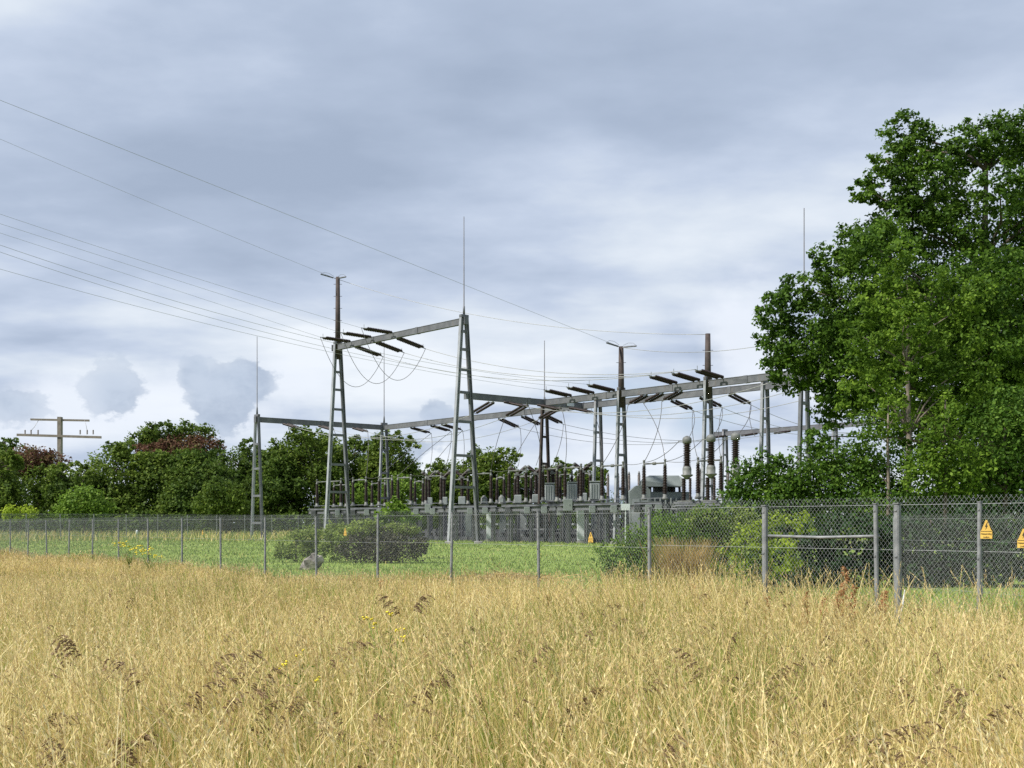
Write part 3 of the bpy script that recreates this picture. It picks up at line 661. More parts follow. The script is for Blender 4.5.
def add_post(root, p, H, w, thick=False):
    key = (round(H, 2), round(w, 3))
    if key not in postc:
        m = MB(); m.box((0, 0, H / 2 - .05), (w, w, H + .1), None, w * .2)
        m.box((0, 0, H + .008), (w * 1.1, w * 1.1, .014))
        for z in (H - .08, H * .66, .14): m.box((0, -w / 2 - .004, z), (w * .5, .012, .02))
        o = m.build('post', POSTM, root); postc[key] = o.data
    else:
        o = bpy.data.objects.new('post', postc[key]); COL.objects.link(o); o.parent = root
    o.location = p - root.location; o.rotation_euler = (random.uniform(-.02, .02), random.uniform(-.018, .018), math.atan2(FD.y, FD.x)); return o
ff_root = empty('chain_link_fence', FA, 'long grey chain link fence running across the field in front of the switchyard', 'fence')
ks = [(-k, .045) for k in range(12, 0, -1)] + [(k, .045) for k in range(0, 6)] + [(6, .05), (6.835, .071), (7.5, .05), (7.61, .076), (8.0, .045), (8.9, .045), (9.8, .045)]
pp = [(fence_pt(k), w) for k, w in ks]
for i, (p, w) in enumerate(pp):
    kk = ks[i][0]; add_post(ff_root, p - FN * .03, 1.84 if kk < 3 else (1.88 if kk < 6 else 1.91), w)
    if i: add_panel(ff_root, pp[i - 1][0], p, 1.90 if kk < 4 else (1.94 if kk < 6.5 else 2.0))
a, b2 = fence_pt(6.835), fence_pt(7.5)
MB().tube([a + Vector((0, 0, 1.50)) - ff_root.location, a.lerp(b2, .5) + Vector((0, 0, 1.485)) - ff_root.location, b2 + Vector((0, 0, 1.51)) - ff_root.location], .02, 8).build('brace_rail', POSTM, ff_root)
# torn white sheet caught on the thick post
m = MB(); tp = fence_pt(7.61) - FN * .1 + Vector((.07, 0, 0))
m.tube([tp + Vector((.02, 0, .35)), tp + Vector((.0, 0, .55)), tp + Vector((.03, .0, .70)), tp + Vector((.05, 0, .86))], [.018, .012, .015, .004], 5)
tag(m.build('plastic_scrap', WHITEP), 'twisted white plastic scrap caught at the foot of the thick fence post', 'scrap')

# back fence, behind the lawn
def simple_fence(a, b, label, H=2.3, gap=2.8, w=.07, r=.0015):
    a = Vector((*a, 0)); b = Vector((*b, 0)); L = (b - a).length; n = int(L / gap)
    root = empty('chain_link_fence', (a.x, a.y, gz(a.x, a.y)), label, 'fence'); prev = None
    for i in range(n + 1):
        p = a.lerp(b, i / n); p.z = gz(p.x, p.y); add_post(root, p, H, w)
        if prev is not None: add_panel(root, prev, p, H + .05, r)
        prev = p
simple_fence((-48, 96.3), (-10, 128.5), 'distant chain link fence along the back of the lawn before the tree line')
simple_fence((11.6, 24), (9.7, 30.4), 'second chain link fence seen through the front one before the dark hedge', 1.85, 2.4, .05, .0009)

# ------------------------------------------------------------------ signs
def sign(px, zc, k, label, off=-.07, sc_=1.0):
    D0 = 2.269 * (KK - k)
    p = fence_pt(k) + FN * off; p.z = zc
    rz = math.atan2(FD.y, FD.x)
    root = empty('warning_sign', p, label, 'sign', 'yellow warning signs on the fence', rz); root.scale = (sc_, 1, sc_)
    w, h = .15, .215
    out = [(-w / 2, -h / 2), (w / 2, -h / 2), (w / 2, -h * .10), (w * .40, -h * .02), (w * .06, h / 2), (-w * .06, h / 2), (-w * .40, -h * .02), (-w / 2, -h * .10)]
    n = len(out)
    MB().add([(x, -.002, z) for x, z in out] + [(x, .002, z) for x, z in out],
             [tuple(range(n)), tuple(range(2 * n - 1, n - 1, -1))] + [(i, n + i, n + (i + 1) % n, (i + 1) % n) for i in range(n)]).build('sign_plate', YEL, root)
    y = -.0045; bolt = [(.014, .085), (-.016, .03), (.002, .034), (-.010, -.004), (.022, .044), (.004, .042), (.020, .085)]
    m = MB(); nb = len(bolt); m.add([(x, y, z) for x, z in bolt] + [(x, y + .002, z) for x, z in bolt], [tuple(range(nb)), tuple(range(2 * nb - 1, nb - 1, -1))] + [(i, nb + i, nb + (i + 1) % nb, (i + 1) % nb) for i in range(nb)])
    m.build('lightning_bolt', BLK, root)
    m = MB(); m.box((0, y, -.022), (w * .92, .002, .004)); m.build('divider_line', BLK, root)
    for txt, zz, sz in (('Højspænding', -.060, .026), ('Livsfare', -.098, .026)):
        cu = bpy.data.curves.new('lettering', 'FONT'); cu.body = txt; cu.size = sz; cu.align_x = 'CENTER'; cu.extrude = .0006; cu.materials.append(BLK)
        t_ = bpy.data.objects.new('lettering', cu); me_ = bpy.data.meshes.new_from_object(t_); bpy.data.objects.remove(t_)
        o = bpy.data.objects.new('lettering', me_); COL.objects.link(o); o.parent = root; o.location = (0, y, zz); o.rotation_euler = (R(90), 0, 0)
sign(986, 1.60, 8.045, 'yellow high voltage warning sign on the rightmost fence post')
sign(594, 1.45, KK - 8286 / (594 + 363), 'yellow warning sign on the fence mesh before the grey switchgear', sc_=.78)
sign(348, 1.50, KK - 8286 / (348 + 363), 'yellow warning sign on the fence before the purple bush', sc_=.78)
sign(205, 1.45, KK - 8286 / (205 + 363), 'small yellow warning sign on the fence before the left lawn', sc_=.6)
sign(1030, 1.50, KK - 8286 / (1027 + 363), 'yellow warning sign cut by the right picture edge')

# small things on the lawn
m = MB(); m.lathe((0, 0, 0), [(.05, 0), (.05, .55), (.09, .56), (.10, .85), (.07, .93), (.0, .94)], n=10)
p = pt(137, 540, 100); tag(m.build('marker_post', WHITEP, None, (p.x, 100, gz(0, 100))), 'short white marker post standing on the left of the lawn', 'marker post')
me = MB(); rs = random.Random(4); vs = []
for i in range(7):
    for j in range(12):
        th = math.pi * i / 6; ph = 2 * math.pi * j / 12; rr = 1 + rs.uniform(-.26, .26)
        vs.append((.40 * rr * math.sin(th) * math.cos(ph), .34 * rr * math.sin(th) * math.sin(ph), .30 + .34 * rr * math.cos(th) + .12 * math.cos(ph)))
fs = [(i * 12 + j, i * 12 + (j + 1) % 12, (i + 1) * 12 + (j + 1) % 12, (i + 1) * 12 + j) for i in range(6) for j in range(12)]
me.add(vs, fs); x, y = gp(311, 44); tag(me.build('boulder', STONE, None, (x, y, -.1)), 'rough grey boulder lying on the grass before the willowy bush', 'boulder')
A = Acc(); n = 900; pts_ = np.stack([rng.normal(0, .8, n), rng.normal(0, .35, n), np.abs(rng.normal(0, .07, n)) + .02], -1); d = rng.normal(size=(n, 3)); d[:, 2] *= .15; d /= np.linalg.norm(d, axis=1)[:, None]
v, f = slivers(pts_, d, rng.uniform(.2, .6, n), np.full(n, .035)); A.add(v, f, 0); o = A.obj('brushwood_heap', [L_TAN]); x, y = gp(505, 35.5); o.location = (x, y, 0)
tag(o, 'low heap of cut brown brushwood lying on the lawn', 'brushwood')

# ------------------------------------------------------------------ gantries
ZL, ZH = 11.25, 16.6
def mast(u, v, ztop, axis, sb, stp, label, pole=None, rod=None, mat=GALV, mat2=GALV_D, polemat=RUST, w=.25, nr=7, name='gantry_mast'):
    p = uv(u, v); p.z = gz(p.x, p.y); root = empty(name, p, label, 'mast', 'A-frame masts of the switchyard')
    H = ztop - p.z
    ax = axis
    for sg, mm_ in ((-1, mat), (1, mat2)):  # one leg bright, the other darker: shading put into the steel colour
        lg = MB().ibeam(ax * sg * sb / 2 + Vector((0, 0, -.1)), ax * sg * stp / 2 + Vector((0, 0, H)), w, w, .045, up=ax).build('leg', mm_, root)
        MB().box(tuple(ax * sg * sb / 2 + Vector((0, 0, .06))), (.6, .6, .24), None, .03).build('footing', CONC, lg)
    zz = [.25, .39, .54, .67, .77, .86, .94] if ztop > 14 else [.14, .36, .58, .78]
    for q in zz:
        h = (sb + (stp - sb) * q) / 2
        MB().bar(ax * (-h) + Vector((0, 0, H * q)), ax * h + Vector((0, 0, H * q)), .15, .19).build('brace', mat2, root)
    m = MB(); m.box((0, 0, H + .12), (stp + w * 1.1, w * 1.15, .22), Matrix.Rotation(math.atan2(ax.y, ax.x), 3, 'Z'), .02); m.build('cap_plate', mat2, root)
    top = H + .23
    if pole:
        m = MB(); m.tube([(0, 0, H - 1.2), (0, 0, pole - p.z)], [.24, .17], 12)
        for i in range(5):
            z = H + 1 + i * 1.0
            if z < pole - p.z - .5: m.bar((-.35, 0, z), (.35, 0, z), .03)
        m.build('pole', polemat, root); top = pole - p.z
    if rod:
        MB().tube([(0, 0, top), (0, 0, top + .6), (0, 0, top + .62), (0, 0, rod - p.z)], [.09, .07, .045, .028], 8).build('lightning_rod', BEAMM, root)
    return root
def beam(a, b, z, label, h=.46, w=.3, mat=BEAMM):
    a = uv(*a, z - h / 2); b = uv(*b, z - h / 2); c = (a + b) / 2
    root = empty('cross_beam', c, label, 'beam', 'horizontal beams of the gantries')
    m = MB(); L = (b - a).length; d = (b - a).normalized(); s = d.cross(Vector((0, 0, 1)))
    W, H = w / 2, h / 2; t = .035; g_ = .022       # box girder with small lips at top and bottom
    m.prism(a - c, b - c, [(-W, -H), (W, -H), (W, -H + t), (W - g_, -H + t), (W - g_, H - t), (W, H - t), (W, H), (-W, H), (-W, H - t), (-W + g_, H - t), (-W + g_, -H + t), (-W, -H + t)])
    n = max(2, int(L / 5.5))
    for i in range(1, n):
        q = a.lerp(b, i / n) - c
        m.bar(q - d * .16, q + d * .16, w + .03, h + .03)
    m.build('girder', mat, root)
    for i in (0, n): 
        q = a.lerp(b, i / n) - c; MB().box(tuple(q), (.05, w * 1.25, h * 1.15), Matrix.Rotation(math.atan2(d.y, d.x), 3, 'Z')).build('end_plate', GALV_D, root)
    return root
def uo(px, v): return u_at(px, v)
mast(10.75, -12, ZH, V, 2.4, .44, 'tall A-frame mast carrying a tapered brown pole, left end of the high front beam', pole=22.2)
mast(27.62, -12, ZH, V, 2.7, .42, 'tallest front A-frame mast with a long lightning rod in the middle of the yard', rod=23.9)
mast(0, -13.6, ZL, U, 2.0, .50, 'leftmost A-frame mast with lightning rod standing alone on the lawn', rod=18.4, w=.20)
mast(0, 0, ZL, V, 1.40, .46, 'A-frame mast with lightning rod where two low beams meet, before the left trees', rod=19.4, w=.20)
mast(23, 0, ZL, V, 1.40, .46, 'brown A-frame mast with thin lightning rod in the centre', rod=16.7, mat=RUST, mat2=RUST, w=.20)
mast(29.2, 0, ZL, V, 1.25, .46, 'grey A-frame mast under the joint of the low beams, left of the dark pole', w=.20)
mast(35.6, -4, ZL, V, 1.35, .46, 'A-frame mast with dark tapered pole just left of the power transformer', pole=14.4, w=.20)
mast(43.6, -4, ZL, V, 1.35, .46, 'A-frame mast with dark tapered pole between the large instrument transformers', pole=14.35, w=.20)
mast(45.2, 0, ZL, V, 1.25, .46, 'grey A-frame mast at the right end of the low beams beside the big tree', w=.20)
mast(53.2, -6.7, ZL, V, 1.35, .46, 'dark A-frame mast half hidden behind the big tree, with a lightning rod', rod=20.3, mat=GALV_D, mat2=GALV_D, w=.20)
mast(29.5, 31, ZL, V, 1.25, .46, 'pale A-frame mast of the rear beam seen through a gap in the big tree', w=.20)
mast(16.3, 31, ZL, V, 1.25, .46, 'pale A-frame mast of the rear beam behind the dark poles', w=.20)
hi_root = beam((10.1, -12), (27.9, -12), ZH, 'highest beam, spanning between the two tall front masts')
beam((27.5, -11.75), (27.5, .3), ZL, 'low beam running back from the tallest mast')
beam((0, -13.8), (0, -.2), ZL, 'low beam at left between the leftmost mast and the tree line')
beam((.2, 0), (27.3, 0), ZL, 'long low beam passing behind the tallest mast')
beam((27.7, 0), (49.5, 0), ZL, 'lower of the two parallel beams running right to the big tree')
beam((27.7, -4), (53.2, -4), ZL, 'upper of the two parallel beams running right to the big tree')
beam((15, 31), (34, 31), ZL, 'rear beam seen low behind the large instrument transformers')
# small white number plate without writing on the middle beam
m = MB(); m.box((0, 0, 0), (.03, .75, .26), Matrix.Rotation(math.atan2(V.y, V.x) - math.pi / 2, 3, 'Z')); q = uv(27.5 - .17, -1.2, ZL - .23)
tag(m.build('identification_plate', WHITEP, None, uv(27.5 + .19, -1.5, ZL - .23)), 'small blank white plate on the beam that runs back from the tallest mast', 'plate')

# ------------------------------------------------------------------ insulator strings
sc_data = {}
def string_pair(p, d, L, label, group, gap=.46, drop=.0, r=.115):
    """two parallel strings of discs from beam point p along d (unit vector, includes droop)"""
    d = Vector(d).normalized(); p = Vector(p); side = d.cross(Vector((0, 0, 1))).normalized()
    root = empty('insulator_string', p, label, 'insulator', group)
    for sg in (-1, 1):
        a = side * sg * gap / 2 + d * .25; MB().sheds(a, a + d * (L - .45), r, .15, 9).build('disc_string', PORC, root)
    m = MB()
    m.bar((0, 0, 0), d * .2, .05); m.bar(d * .22 - side * gap * .6, d * .22 + side * gap * .6, .05); e = d * (L - .15)
    m.bar(e - side * gap * .6, e + side * gap * .6, .05); m.bar(e, e + d * .35, .05); m.bar(e + d * .1, e + d * .1 + Vector((0, 0, .30)), .03)
    m.build('yoke_fitting', CAPM, root)
    return p + d * (L + .2)
def catenary(a, b, sag, n=24):
    a, b = Vector(a), Vector(b); return [a.lerp(b, t) - Vector((0, 0, sag * 4 * t * (1 - t))) for t in [i / n for i in range(n + 1)]]
def wire(pts, label, r=.018, name='overhead_wire', cat='wire', group='overhead wires', n=5):
    c = Vector(pts[0]); m = MB(); m.tube([Vector(p) - c for p in pts], r, n); o = m.build(name, WIRED if 'dropper' in name or 'connection' in name or 'jumper' in name else WIREM, None, c)
    return tag(o, label, cat, group)
POS3 = ['left', 'middle', 'right']
hb = [13.0, 16.0, 18.9]         # u positions on the high beam
Lend, Rend = [], []
for i, u in enumerate(hb):
    Lend.append(string_pair(uv(u, -12.16, ZH - .05), -V + Vector((0, 0, .03)), 2.7, '%s dark double insulator string on the near side of the high front beam' % POS3[i], 'insulator strings of the high beam'))
    Rend.append(string_pair(uv(u, -11.84, ZH - .35), V + Vector((0, 0, -.22)), 2.7, '%s brown double insulator string on the far side of the high front beam' % POS3[i], 'insulator strings of the high beam'))
    wire(catenary(Lend[i], Rend[i], 3.2, 20), '%s slack jumper loop hanging under the high front beam' % POS3[i], .02, 'jumper_loop', 'jumper', 'jumper loops under the high beam')
def far_line(p0, zfun, t1, label, r=.018):
    pts = []
    for i in range(41):
        t = t1 * i / 40; q = Vector(p0) - V * t; q.z = zfun(t); pts.append(q)
    wire(pts, label, r)
def tx(p0, px):   # parameter along -V where the line crosses picture column px
    k = (px - 512) / F; return (p0.x - k * p0.y) / (V.x - k * V.y)
def line_to(p0, anchors, label, ext=1.35, r=.010):
    ts = [0.0]; zs = [p0.z]
    for px, py in anchors:
        t = tx(p0, px); q = p0 - V * t; ts.append(t); zs.append(EYE + (HY - py) / F * q.y)
    co = np.polyfit(ts, zs, len(ts) - 1) if len(ts) < 4 else np.polyfit(ts, zs, 2)
    if co[0] < 0 and len(co) == 3: co = np.polyfit(ts, zs, 1); co = np.array([0, co[0], p0.z])
    far_line(p0, lambda t: float(np.polyval(co, t)), max(ts) * ext, label, r)
line_to(Lend[0], [(280, 322), (0, 232)], 'upper phase wire from the left string of the high beam to the left picture edge')
line_to(Lend[1], [(280, 309), (0, 222)], 'phase wire from the middle string of the high beam to the left picture edge')
line_to(Lend[2], [(280, 304), (0, 214)], 'phase wire from the right string of the high beam to the left picture edge')
c2 = []
for i, u in enumerate([30.6, 33.0, 35.1]):
    e = string_pair(uv(u, -4.16, ZL + .0), -V + Vector((0, 0, .10)), 2.6, '%s near string of the front parallel beam, ending a line from the left' % POS3[i], 'insulator strings of the parallel beams')
    c2.append(e)
line_to(c2[0], [(330, 352), (0, 269)], 'lowest phase wire on the left, passing under the high beam')
line_to(c2[1], [(330, 348), (0, 252)], 'second lowest phase wire on the left, passing under the high beam')
line_to(c2[2], [(330, 342), (0, 245)], 'third lowest phase wire on the left, passing under the high beam')
for i, u in enumerate([41.0, 43.0, 45.0]):
    e = string_pair(uv(u, -4.16, ZL + .0), -V + Vector((0, 0, .12)), 2.6, '%s near string of the front parallel beam beside the right dark pole' % POS3[i], 'insulator strings of the parallel beams')
    wire(catenary(Rend[i], e, 1.0), '%s wire from the high beam across to the right dark pole' % POS3[i], .02)
P620 = uv(35.6, -4, 14.35); P708 = uv(43.6, -4, 14.3); PA = uv(10.5, -12, 22.1)
line_to(P620, [(463, 284), (0, 100)], 'topmost earth wire crossing the whole sky to the left dark pole')
line_to(PA, [(280, 256), (0, 139)], 'earth wire from the brown pole to the left picture edge')
wire(catenary(PA, P708, 1.2), 'earth wire from the brown pole to the right dark pole')
wire(catenary(P620, uv(53.2, -6.7, 12.7), .6), 'earth wire from the left dark pole into the big tree')
for (q, d, lb) in ((PA, -V, 'short strain insulator left of the brown pole top'), (PA, U, 'short strain insulator right of the brown pole top'), (P620, -V, 'short strain insulator left of the left dark pole top'), (P620, U, 'short strain insulator right of the left dark pole top')):
    m = MB(); d2 = Vector((d.x, d.y, .12 if d == -V else -.05)).normalized(); m.sheds(d2 * .3, d2 * 1.5, .07, .12, 8); m.bar((0, 0, 0), d2 * .3, .04); m.tube([d2 * 1.5, d2 * 1.2 + Vector((0, 0, .22)), d2 * .7 + Vector((0, 0, .26)), d2 * .2 + Vector((0, 0, .12))], .012, 5)
    tag(m.build('strain_insulator', GALV_D, None, q), lb, 'insulator', 'strain insulators at the pole tops')

# strings below the low beams
ends = {}
def row(name, pts_, d, drop, L, lbl, grp='insulator strings of the low beams', r=.105):
    for i, p in enumerate(pts_):
        ends[(name, i)] = string_pair(p, Vector((d.x, d.y, drop)), L, lbl % POS3[i], grp, r=r)
tBG = [-9.0, -5.6, -2.2]
row('bgL', [uv(27.35, v, ZL - .45) for v in tBG], -U, -.30, 2.6, '%s left-facing string under the beam running back from the tallest mast')
row('bgR', [uv(27.65, v, ZL - .45) for v in (-8.2, -4.9, -1.6)], U, -.22, 2.6, '%s right-facing string under the beam running back from the tallest mast')
row('d1', [uv(uo(px, .15), .17, ZL - .45) for px in (410, 430, 441)], V, -.18, 2.3, '%s string under the long low beam left of the tallest mast')
row('d2', [uv(uo(px, .15), .17, ZL - .45) for px in (498, 521, 541)], V, -.30, 2.4, '%s string under the long low beam right of the tallest mast')
row('e1', [uv(uo(px, .15), .17, ZL - .45) for px in (671, 700, 729)], V, -.26, 2.3, '%s string under the rear parallel beam near the right dark pole')
row('f1', [uv(uo(px, -3.8), -3.83, ZL - .45) for px in (648, 664, 683)], -U, -.32, 1.8, '%s slanting string between the two parallel beams')
row('c1', [uv(.16, v, ZL - .45) for v in (-11.0, -7.3, -3.6)], U, -.22, 2.3, '%s string under the low beam beside the leftmost mast')
row('r3', [uv(u, 31 - .16, ZL - .45) for u in (16.5, 20.5, 24.5)], -V, -.15, 2.4, '%s string under the rear beam behind the instrument transformers')
for i in range(3):
    wire(catenary(ends[('bgL', i)], ends[('c1', i)], 1.3), '%s busbar wire between the left beam and the tallest mast beam' % POS3[i], .02, group='busbar wires')
    wire(catenary(ends[('d2', i)], ends[('r3', 0 if i == 0 else i)] if i else ends[('r3', 0)], 1.0), '%s wire from the long low beam back to the rear beam' % POS3[i], .02, group='busbar wires')
    wire(catenary(ends[('e1', i)], uv(33 + i * 1.0, 31, ZL - .9), 1.0), '%s wire from the rear parallel beam back behind the big tree' % POS3[i], .02, group='busbar wires')
    wire(catenary(ends[('bgR', i)], uv(52, (-8.2, -4.9, -1.6)[i], ZL - 1.2), 1.0), '%s busbar wire running right from the tallest mast beam to the big tree' % POS3[i], .02, group='busbar wires')

# ------------------------------------------------------------------ switchgear
ZF = 3.35      # top of the steel support frames
def support(u0, u1, v, label, nleg=3, z=ZF, h=.34, w=.9):
    a = uv(u0, v); b = uv(u1, v); c = (a + b) / 2; g = gz(c.x, c.y); c.z = g
    root = empty('support_frame', c, label, 'support frame', 'steel support frames of the switchgear')
    zt = z - g
    for sg in (-1, 1):
        q = V * (sg * w / 2); MB().ibeam(a - c + q + Vector((0, 0, zt - h / 2)), b - c + q + Vector((0, 0, zt - h / 2)), .14, h, .03).build('girder', BEAMM, root)
    q = V * (-w / 2 - .12); MB().ibeam(a.lerp(b, .06) - c + q + Vector((0, 0, zt + .10)), b.lerp(a, .1) - c + q + Vector((0, 0, zt + .10)), .10, .17, .02).build('cable_tray', GALV_D, root)
    for t_ in (.2, .55, .85):
        q2 = a.lerp(b, t_) - c + q + Vector((0, 0, zt - .28)) - V * .14; MB().box(tuple(q2), (.45, .3, .5), None, .03).build('terminal_box', GREENP if t_ > .5 else DARKM, root)
    a0 = a - c; b0 = b - c; a0.z = 0; b0.z = 0
    for i in range(nleg):
        q = a0.lerp(b0, (i + .35) / (nleg - .3)); 
        MB().ibeam(q + Vector((0, 0, -.1)), q + Vector((0, 0, zt - h - .002)), .24, .24, .03, up=U).build('leg', GALV_D, root)
        MB().bar(q + V * (-w / 2) + Vector((0, 0, zt - h - .08)), q + V * (w / 2) + Vector((0, 0, zt - h - .08)), .14).build('cross_arm', GALV_D, root)
    return root
def fix(a): return a
span_lbl = ['support frame at the left end of the switchgear row', 'support frame behind the light green shrub', 'support frame left of the tallest mast', 'support frame right of the tallest mast', 'support frame under the grey voltage transformers',
            'support frame left of the power transformer', 'support frame in front of the power transformer', 'support frame at the foot of the instrument transformers']
vR = -5.2
edges = [(313, 350), (352, 392), (394, 448), (450, 500), (504, 560), (562, 632), (638, 671), (676, 730)]
for i, (a, b) in enumerate(edges): support(uo(a, vR), uo(b, vR), vR, span_lbl[i], 3 if b - a < 60 else 4)

def disconnector(u0, u1, v, label, z=ZF, hI=1.9, arm=True, blades=0):
    """two brown post insulators on cast pedestals joined by a tube"""
    a = uv(u0, v, z); b = uv(u1, v, z); c = (a + b) / 2
    root = empty('disconnector', c, label, 'disconnector', 'disconnectors of the front row')
    for q in (a - c, b - c):
        m = MB(); m.lathe(q + Vector((0, 0, .003)), [(.22, 0), (.22, .12), (.15, .2), (.13, .42)], n=10); m.build('pedestal', CAPM, root)
        pi = MB().sheds(q + Vector((0, 0, .42)), q + Vector((0, 0, .42 + hI)), .19, .105, 10, .145).build('post_insulator', PORC, root)
        m = MB(); m.lathe(q + Vector((0, 0, .42 + hI)), [(.10, 0), (.12, .1), (.07, .16), (.06, .38), (.11, .42), (.05, .5)], n=10); m.build('terminal', CAPM, pi)
    d = (b - a).normalized(); zt = .42 + hI + .22
    m = MB(); m.tube([a - c + d * .05 + Vector((0, 0, zt)), Vector((0, 0, zt)) , b - c - d * .05 + Vector((0, 0, zt))], .055, 8)
    m.lathe(Vector((0, 0, zt)) - d * .18, [(.05, 0), (.11, .06), (.11, .28), (.05, .36)], d, 8); m.build('contact_arm', CAPM, root)
    MB().bar(a - c + Vector((0, 0, .12)) - V * .3, b - c + Vector((0, 0, .12)) - V * .3, .05).build('drive_rod', GALV_D, root)
    return root
dp_ = [(317, 341), (353, 366), (379, 392), (398, 411), (426, 441), (477, 491), (509, 526), (543, 557), (565, 581), (602, 623), (644, 665), (698, 721)]
dlb = ['leftmost disconnector, at the left end of the switchgear row', 'disconnector left of the second mast legs, with a short arm', 'disconnector above the light green shrub', 'disconnector just right of the light green shrub',
       'disconnector between the shrub and the tallest mast', 'disconnector just right of the tallest mast', 'disconnector before the breakers in the middle of the row', 'disconnector in front of the left grey voltage transformer',
       'disconnector in front of the middle grey voltage transformer', 'disconnector with long arm standing clear against the sky, left of the transformer', 'disconnector in front of the power transformer', 'rightmost disconnector, between the two large instrument transformers']
DTOP = []
for (a, b), lb in zip(dp_, dlb):
    disconnector(uo(a, vR), uo(b, vR), vR, lb, hI=1.75 if a < 500 else 1.85)
    DTOP.append((uv(uo(a, vR), vR, ZF + 2.6), uv(uo(b, vR), vR, ZF + 2.6)))

# second row: circuit breakers behind
v2 = .9
def breaker(u, v, label, z=3.1, mirror=1):
    p = uv(u, v); g = gz(p.x, p.y); p.z = g; root = empty('circuit_breaker', p, label, 'circuit breaker', 'circuit breakers of the rear row')
    zt = z - g
    MB().ibeam(Vector((0, 0, -.1)), Vector((0, 0, zt)), .26, .26, .03, up=U).build('column', GALV_D, root)
    MB().box((0, 0, zt + .35), (.62, .5, .7), None, .04).build('control_box', GREYP, root)
    MB().sheds((0, 0, zt + .72), (0, 0, zt + 2.3), .19, .12, 10).build('post_insulator', PORC, root)
    m = MB(); m.box((0, 0, zt + 2.45), (.42, .42, .3), None, .05); m.build('joint_housing', CAPM, root)
    for sg in (-1, 1):
        d = (U * sg + Vector((0, 0, .55))).normalized(); MB().sheds(Vector((0, 0, zt + 2.5)) + d * .15, Vector((0, 0, zt + 2.5)) + d * .95, .16, .11, 9).build('chamber', PORC, root)
        MB().lathe(Vector((0, 0, zt + 2.5)) + d * .95, [(.1, 0), (.16, .05), (.16, .2), (.08, .26)], d, 9).build('end_cap', CAPM, root)
    return root
BT = []
blb = ['left circuit breaker of the group left of the tallest mast', 'middle circuit breaker of the group left of the tallest mast', 'right circuit breaker of the group, next to the tallest mast leg', 'left circuit breaker in the middle of the yard', 'middle circuit breaker in the middle of the yard',
       'right circuit breaker in the middle of the yard', 'breaker just left of the grey A-frame mast']
for px, lb in zip((429, 444, 462, 518, 536, 553, 583), blb):
    u = uo(px, v2); breaker(u, v2, lb, 3.5); BT.append(uv(u, v2, 6.6))

rl = ['left end of', 'left part of', 'gap right of the light shrub in', 'part left of the tallest mast in', 'part right of the tallest mast in', 'middle of', 'part behind the voltage transformers in', 'right end of']
for (a, b), lb in zip([(330, 372), (378, 424), (426, 466), (470, 508), (512, 548), (550, 590), (592, 628), (700, 730)], rl):
    support(uo(a, 2.0), uo(b, 2.0), 2.0, 'rear support frame at the %s the second row' % lb, 3, 3.5, .4, 1.4)
rd = [(334, 346), (372, 385), (415, 423), (452, 468), (497, 504), (515, 531), (537, 549), (560, 572), (578, 590)]
for i, (a, b) in enumerate(rd):
    disconnector(uo(a, 2.6), uo(b, 2.6), 2.6, 'rear row disconnector behind the front row, %s from the left' % ordn[i], z=3.5, hI=1.7)['group'] = 'disconnectors of the rear row'
dbx = [(508, -4.6), (516, -4.7), (533, -4.6), (560, -4.7), (608, -4.6), (618, -4.7), (655, -4.6), (455, -4.6), (338, -4.6), (386, -4.6), (708, -4.7)]
dbx.sort()
for i, (px, v) in enumerate(dbx):
    q = uv(uo(px, v), v, 2.62 + (i % 3) * .12); root = empty('drive_box', q, 'small dark drive box hanging at the support frames, %s from the left' % ordn[i], 'drive box', 'drive boxes under the frames')
    MB().box((0, 0, 0), (.5, .35, .55 + .1 * (i % 2)), None, .03).build('housing', DARKM if i % 2 else GREENP, root)
    MB().bar((0, 0, -.26), (0, 0, .3 - q.z), .07).build('drive_shaft', GALV_D, root)
# third type: grey voltage transformers (tanks)
v3 = -2.6
VTL = ['left grey boxy voltage transformer above the support frame', 'middle grey boxy voltage transformer above the support frame', 'right grey boxy voltage transformer beside the grey A-frame leg']
for px, lb in zip((549.5, 572, 595), VTL):
    u = uo(px, v3); p = uv(u, v3, 3.45); root = empty('voltage_transformer', p, lb, 'transformer', 'grey voltage transformers')
    MB().box((0, 0, .72), (.78, .62, 1.34), None, .10).build('tank', GREYP, root)
    MB().box((0, 0, 1.44), (.84, .68, .08), None, .02).build('lid', GREYP, root)
    m = MB()
    for k in range(4): m.box((-.28 + k * .187, -.335, .75), (.035, .04, 1.05))
    m.build('cooling_rib', GREYP, root)
    MB().box((0, 0, .015), (.9, .75, .05)).build('base_plate', GALV_D, root)
support(uo(540, v3), uo(606, v3), v3, 'support frame carrying the three grey voltage transformers', 4, 3.42, .3, .6)
for px, lb in ((484, 'left small bell shaped transformer right of the tallest mast'), (501.5, 'right small bell shaped transformer right of the tallest mast')):
    u = uo(px, -4.4); p = uv(u, -4.4, 3.3); root = empty('instrument_transformer', p, lb, 'transformer', 'small bell shaped transformers')
    MB().lathe((0, 0, 0), [(.34, 0), (.34, .10), (.27, .14), (.26, .52), (.20, .60), (.12, .66), (.1, .74)], n=12).build('tank', CAPM, root)
    MB().box((0, -.29, .3), (.26, .08, .3)).build('terminal_box', GREYP, root)
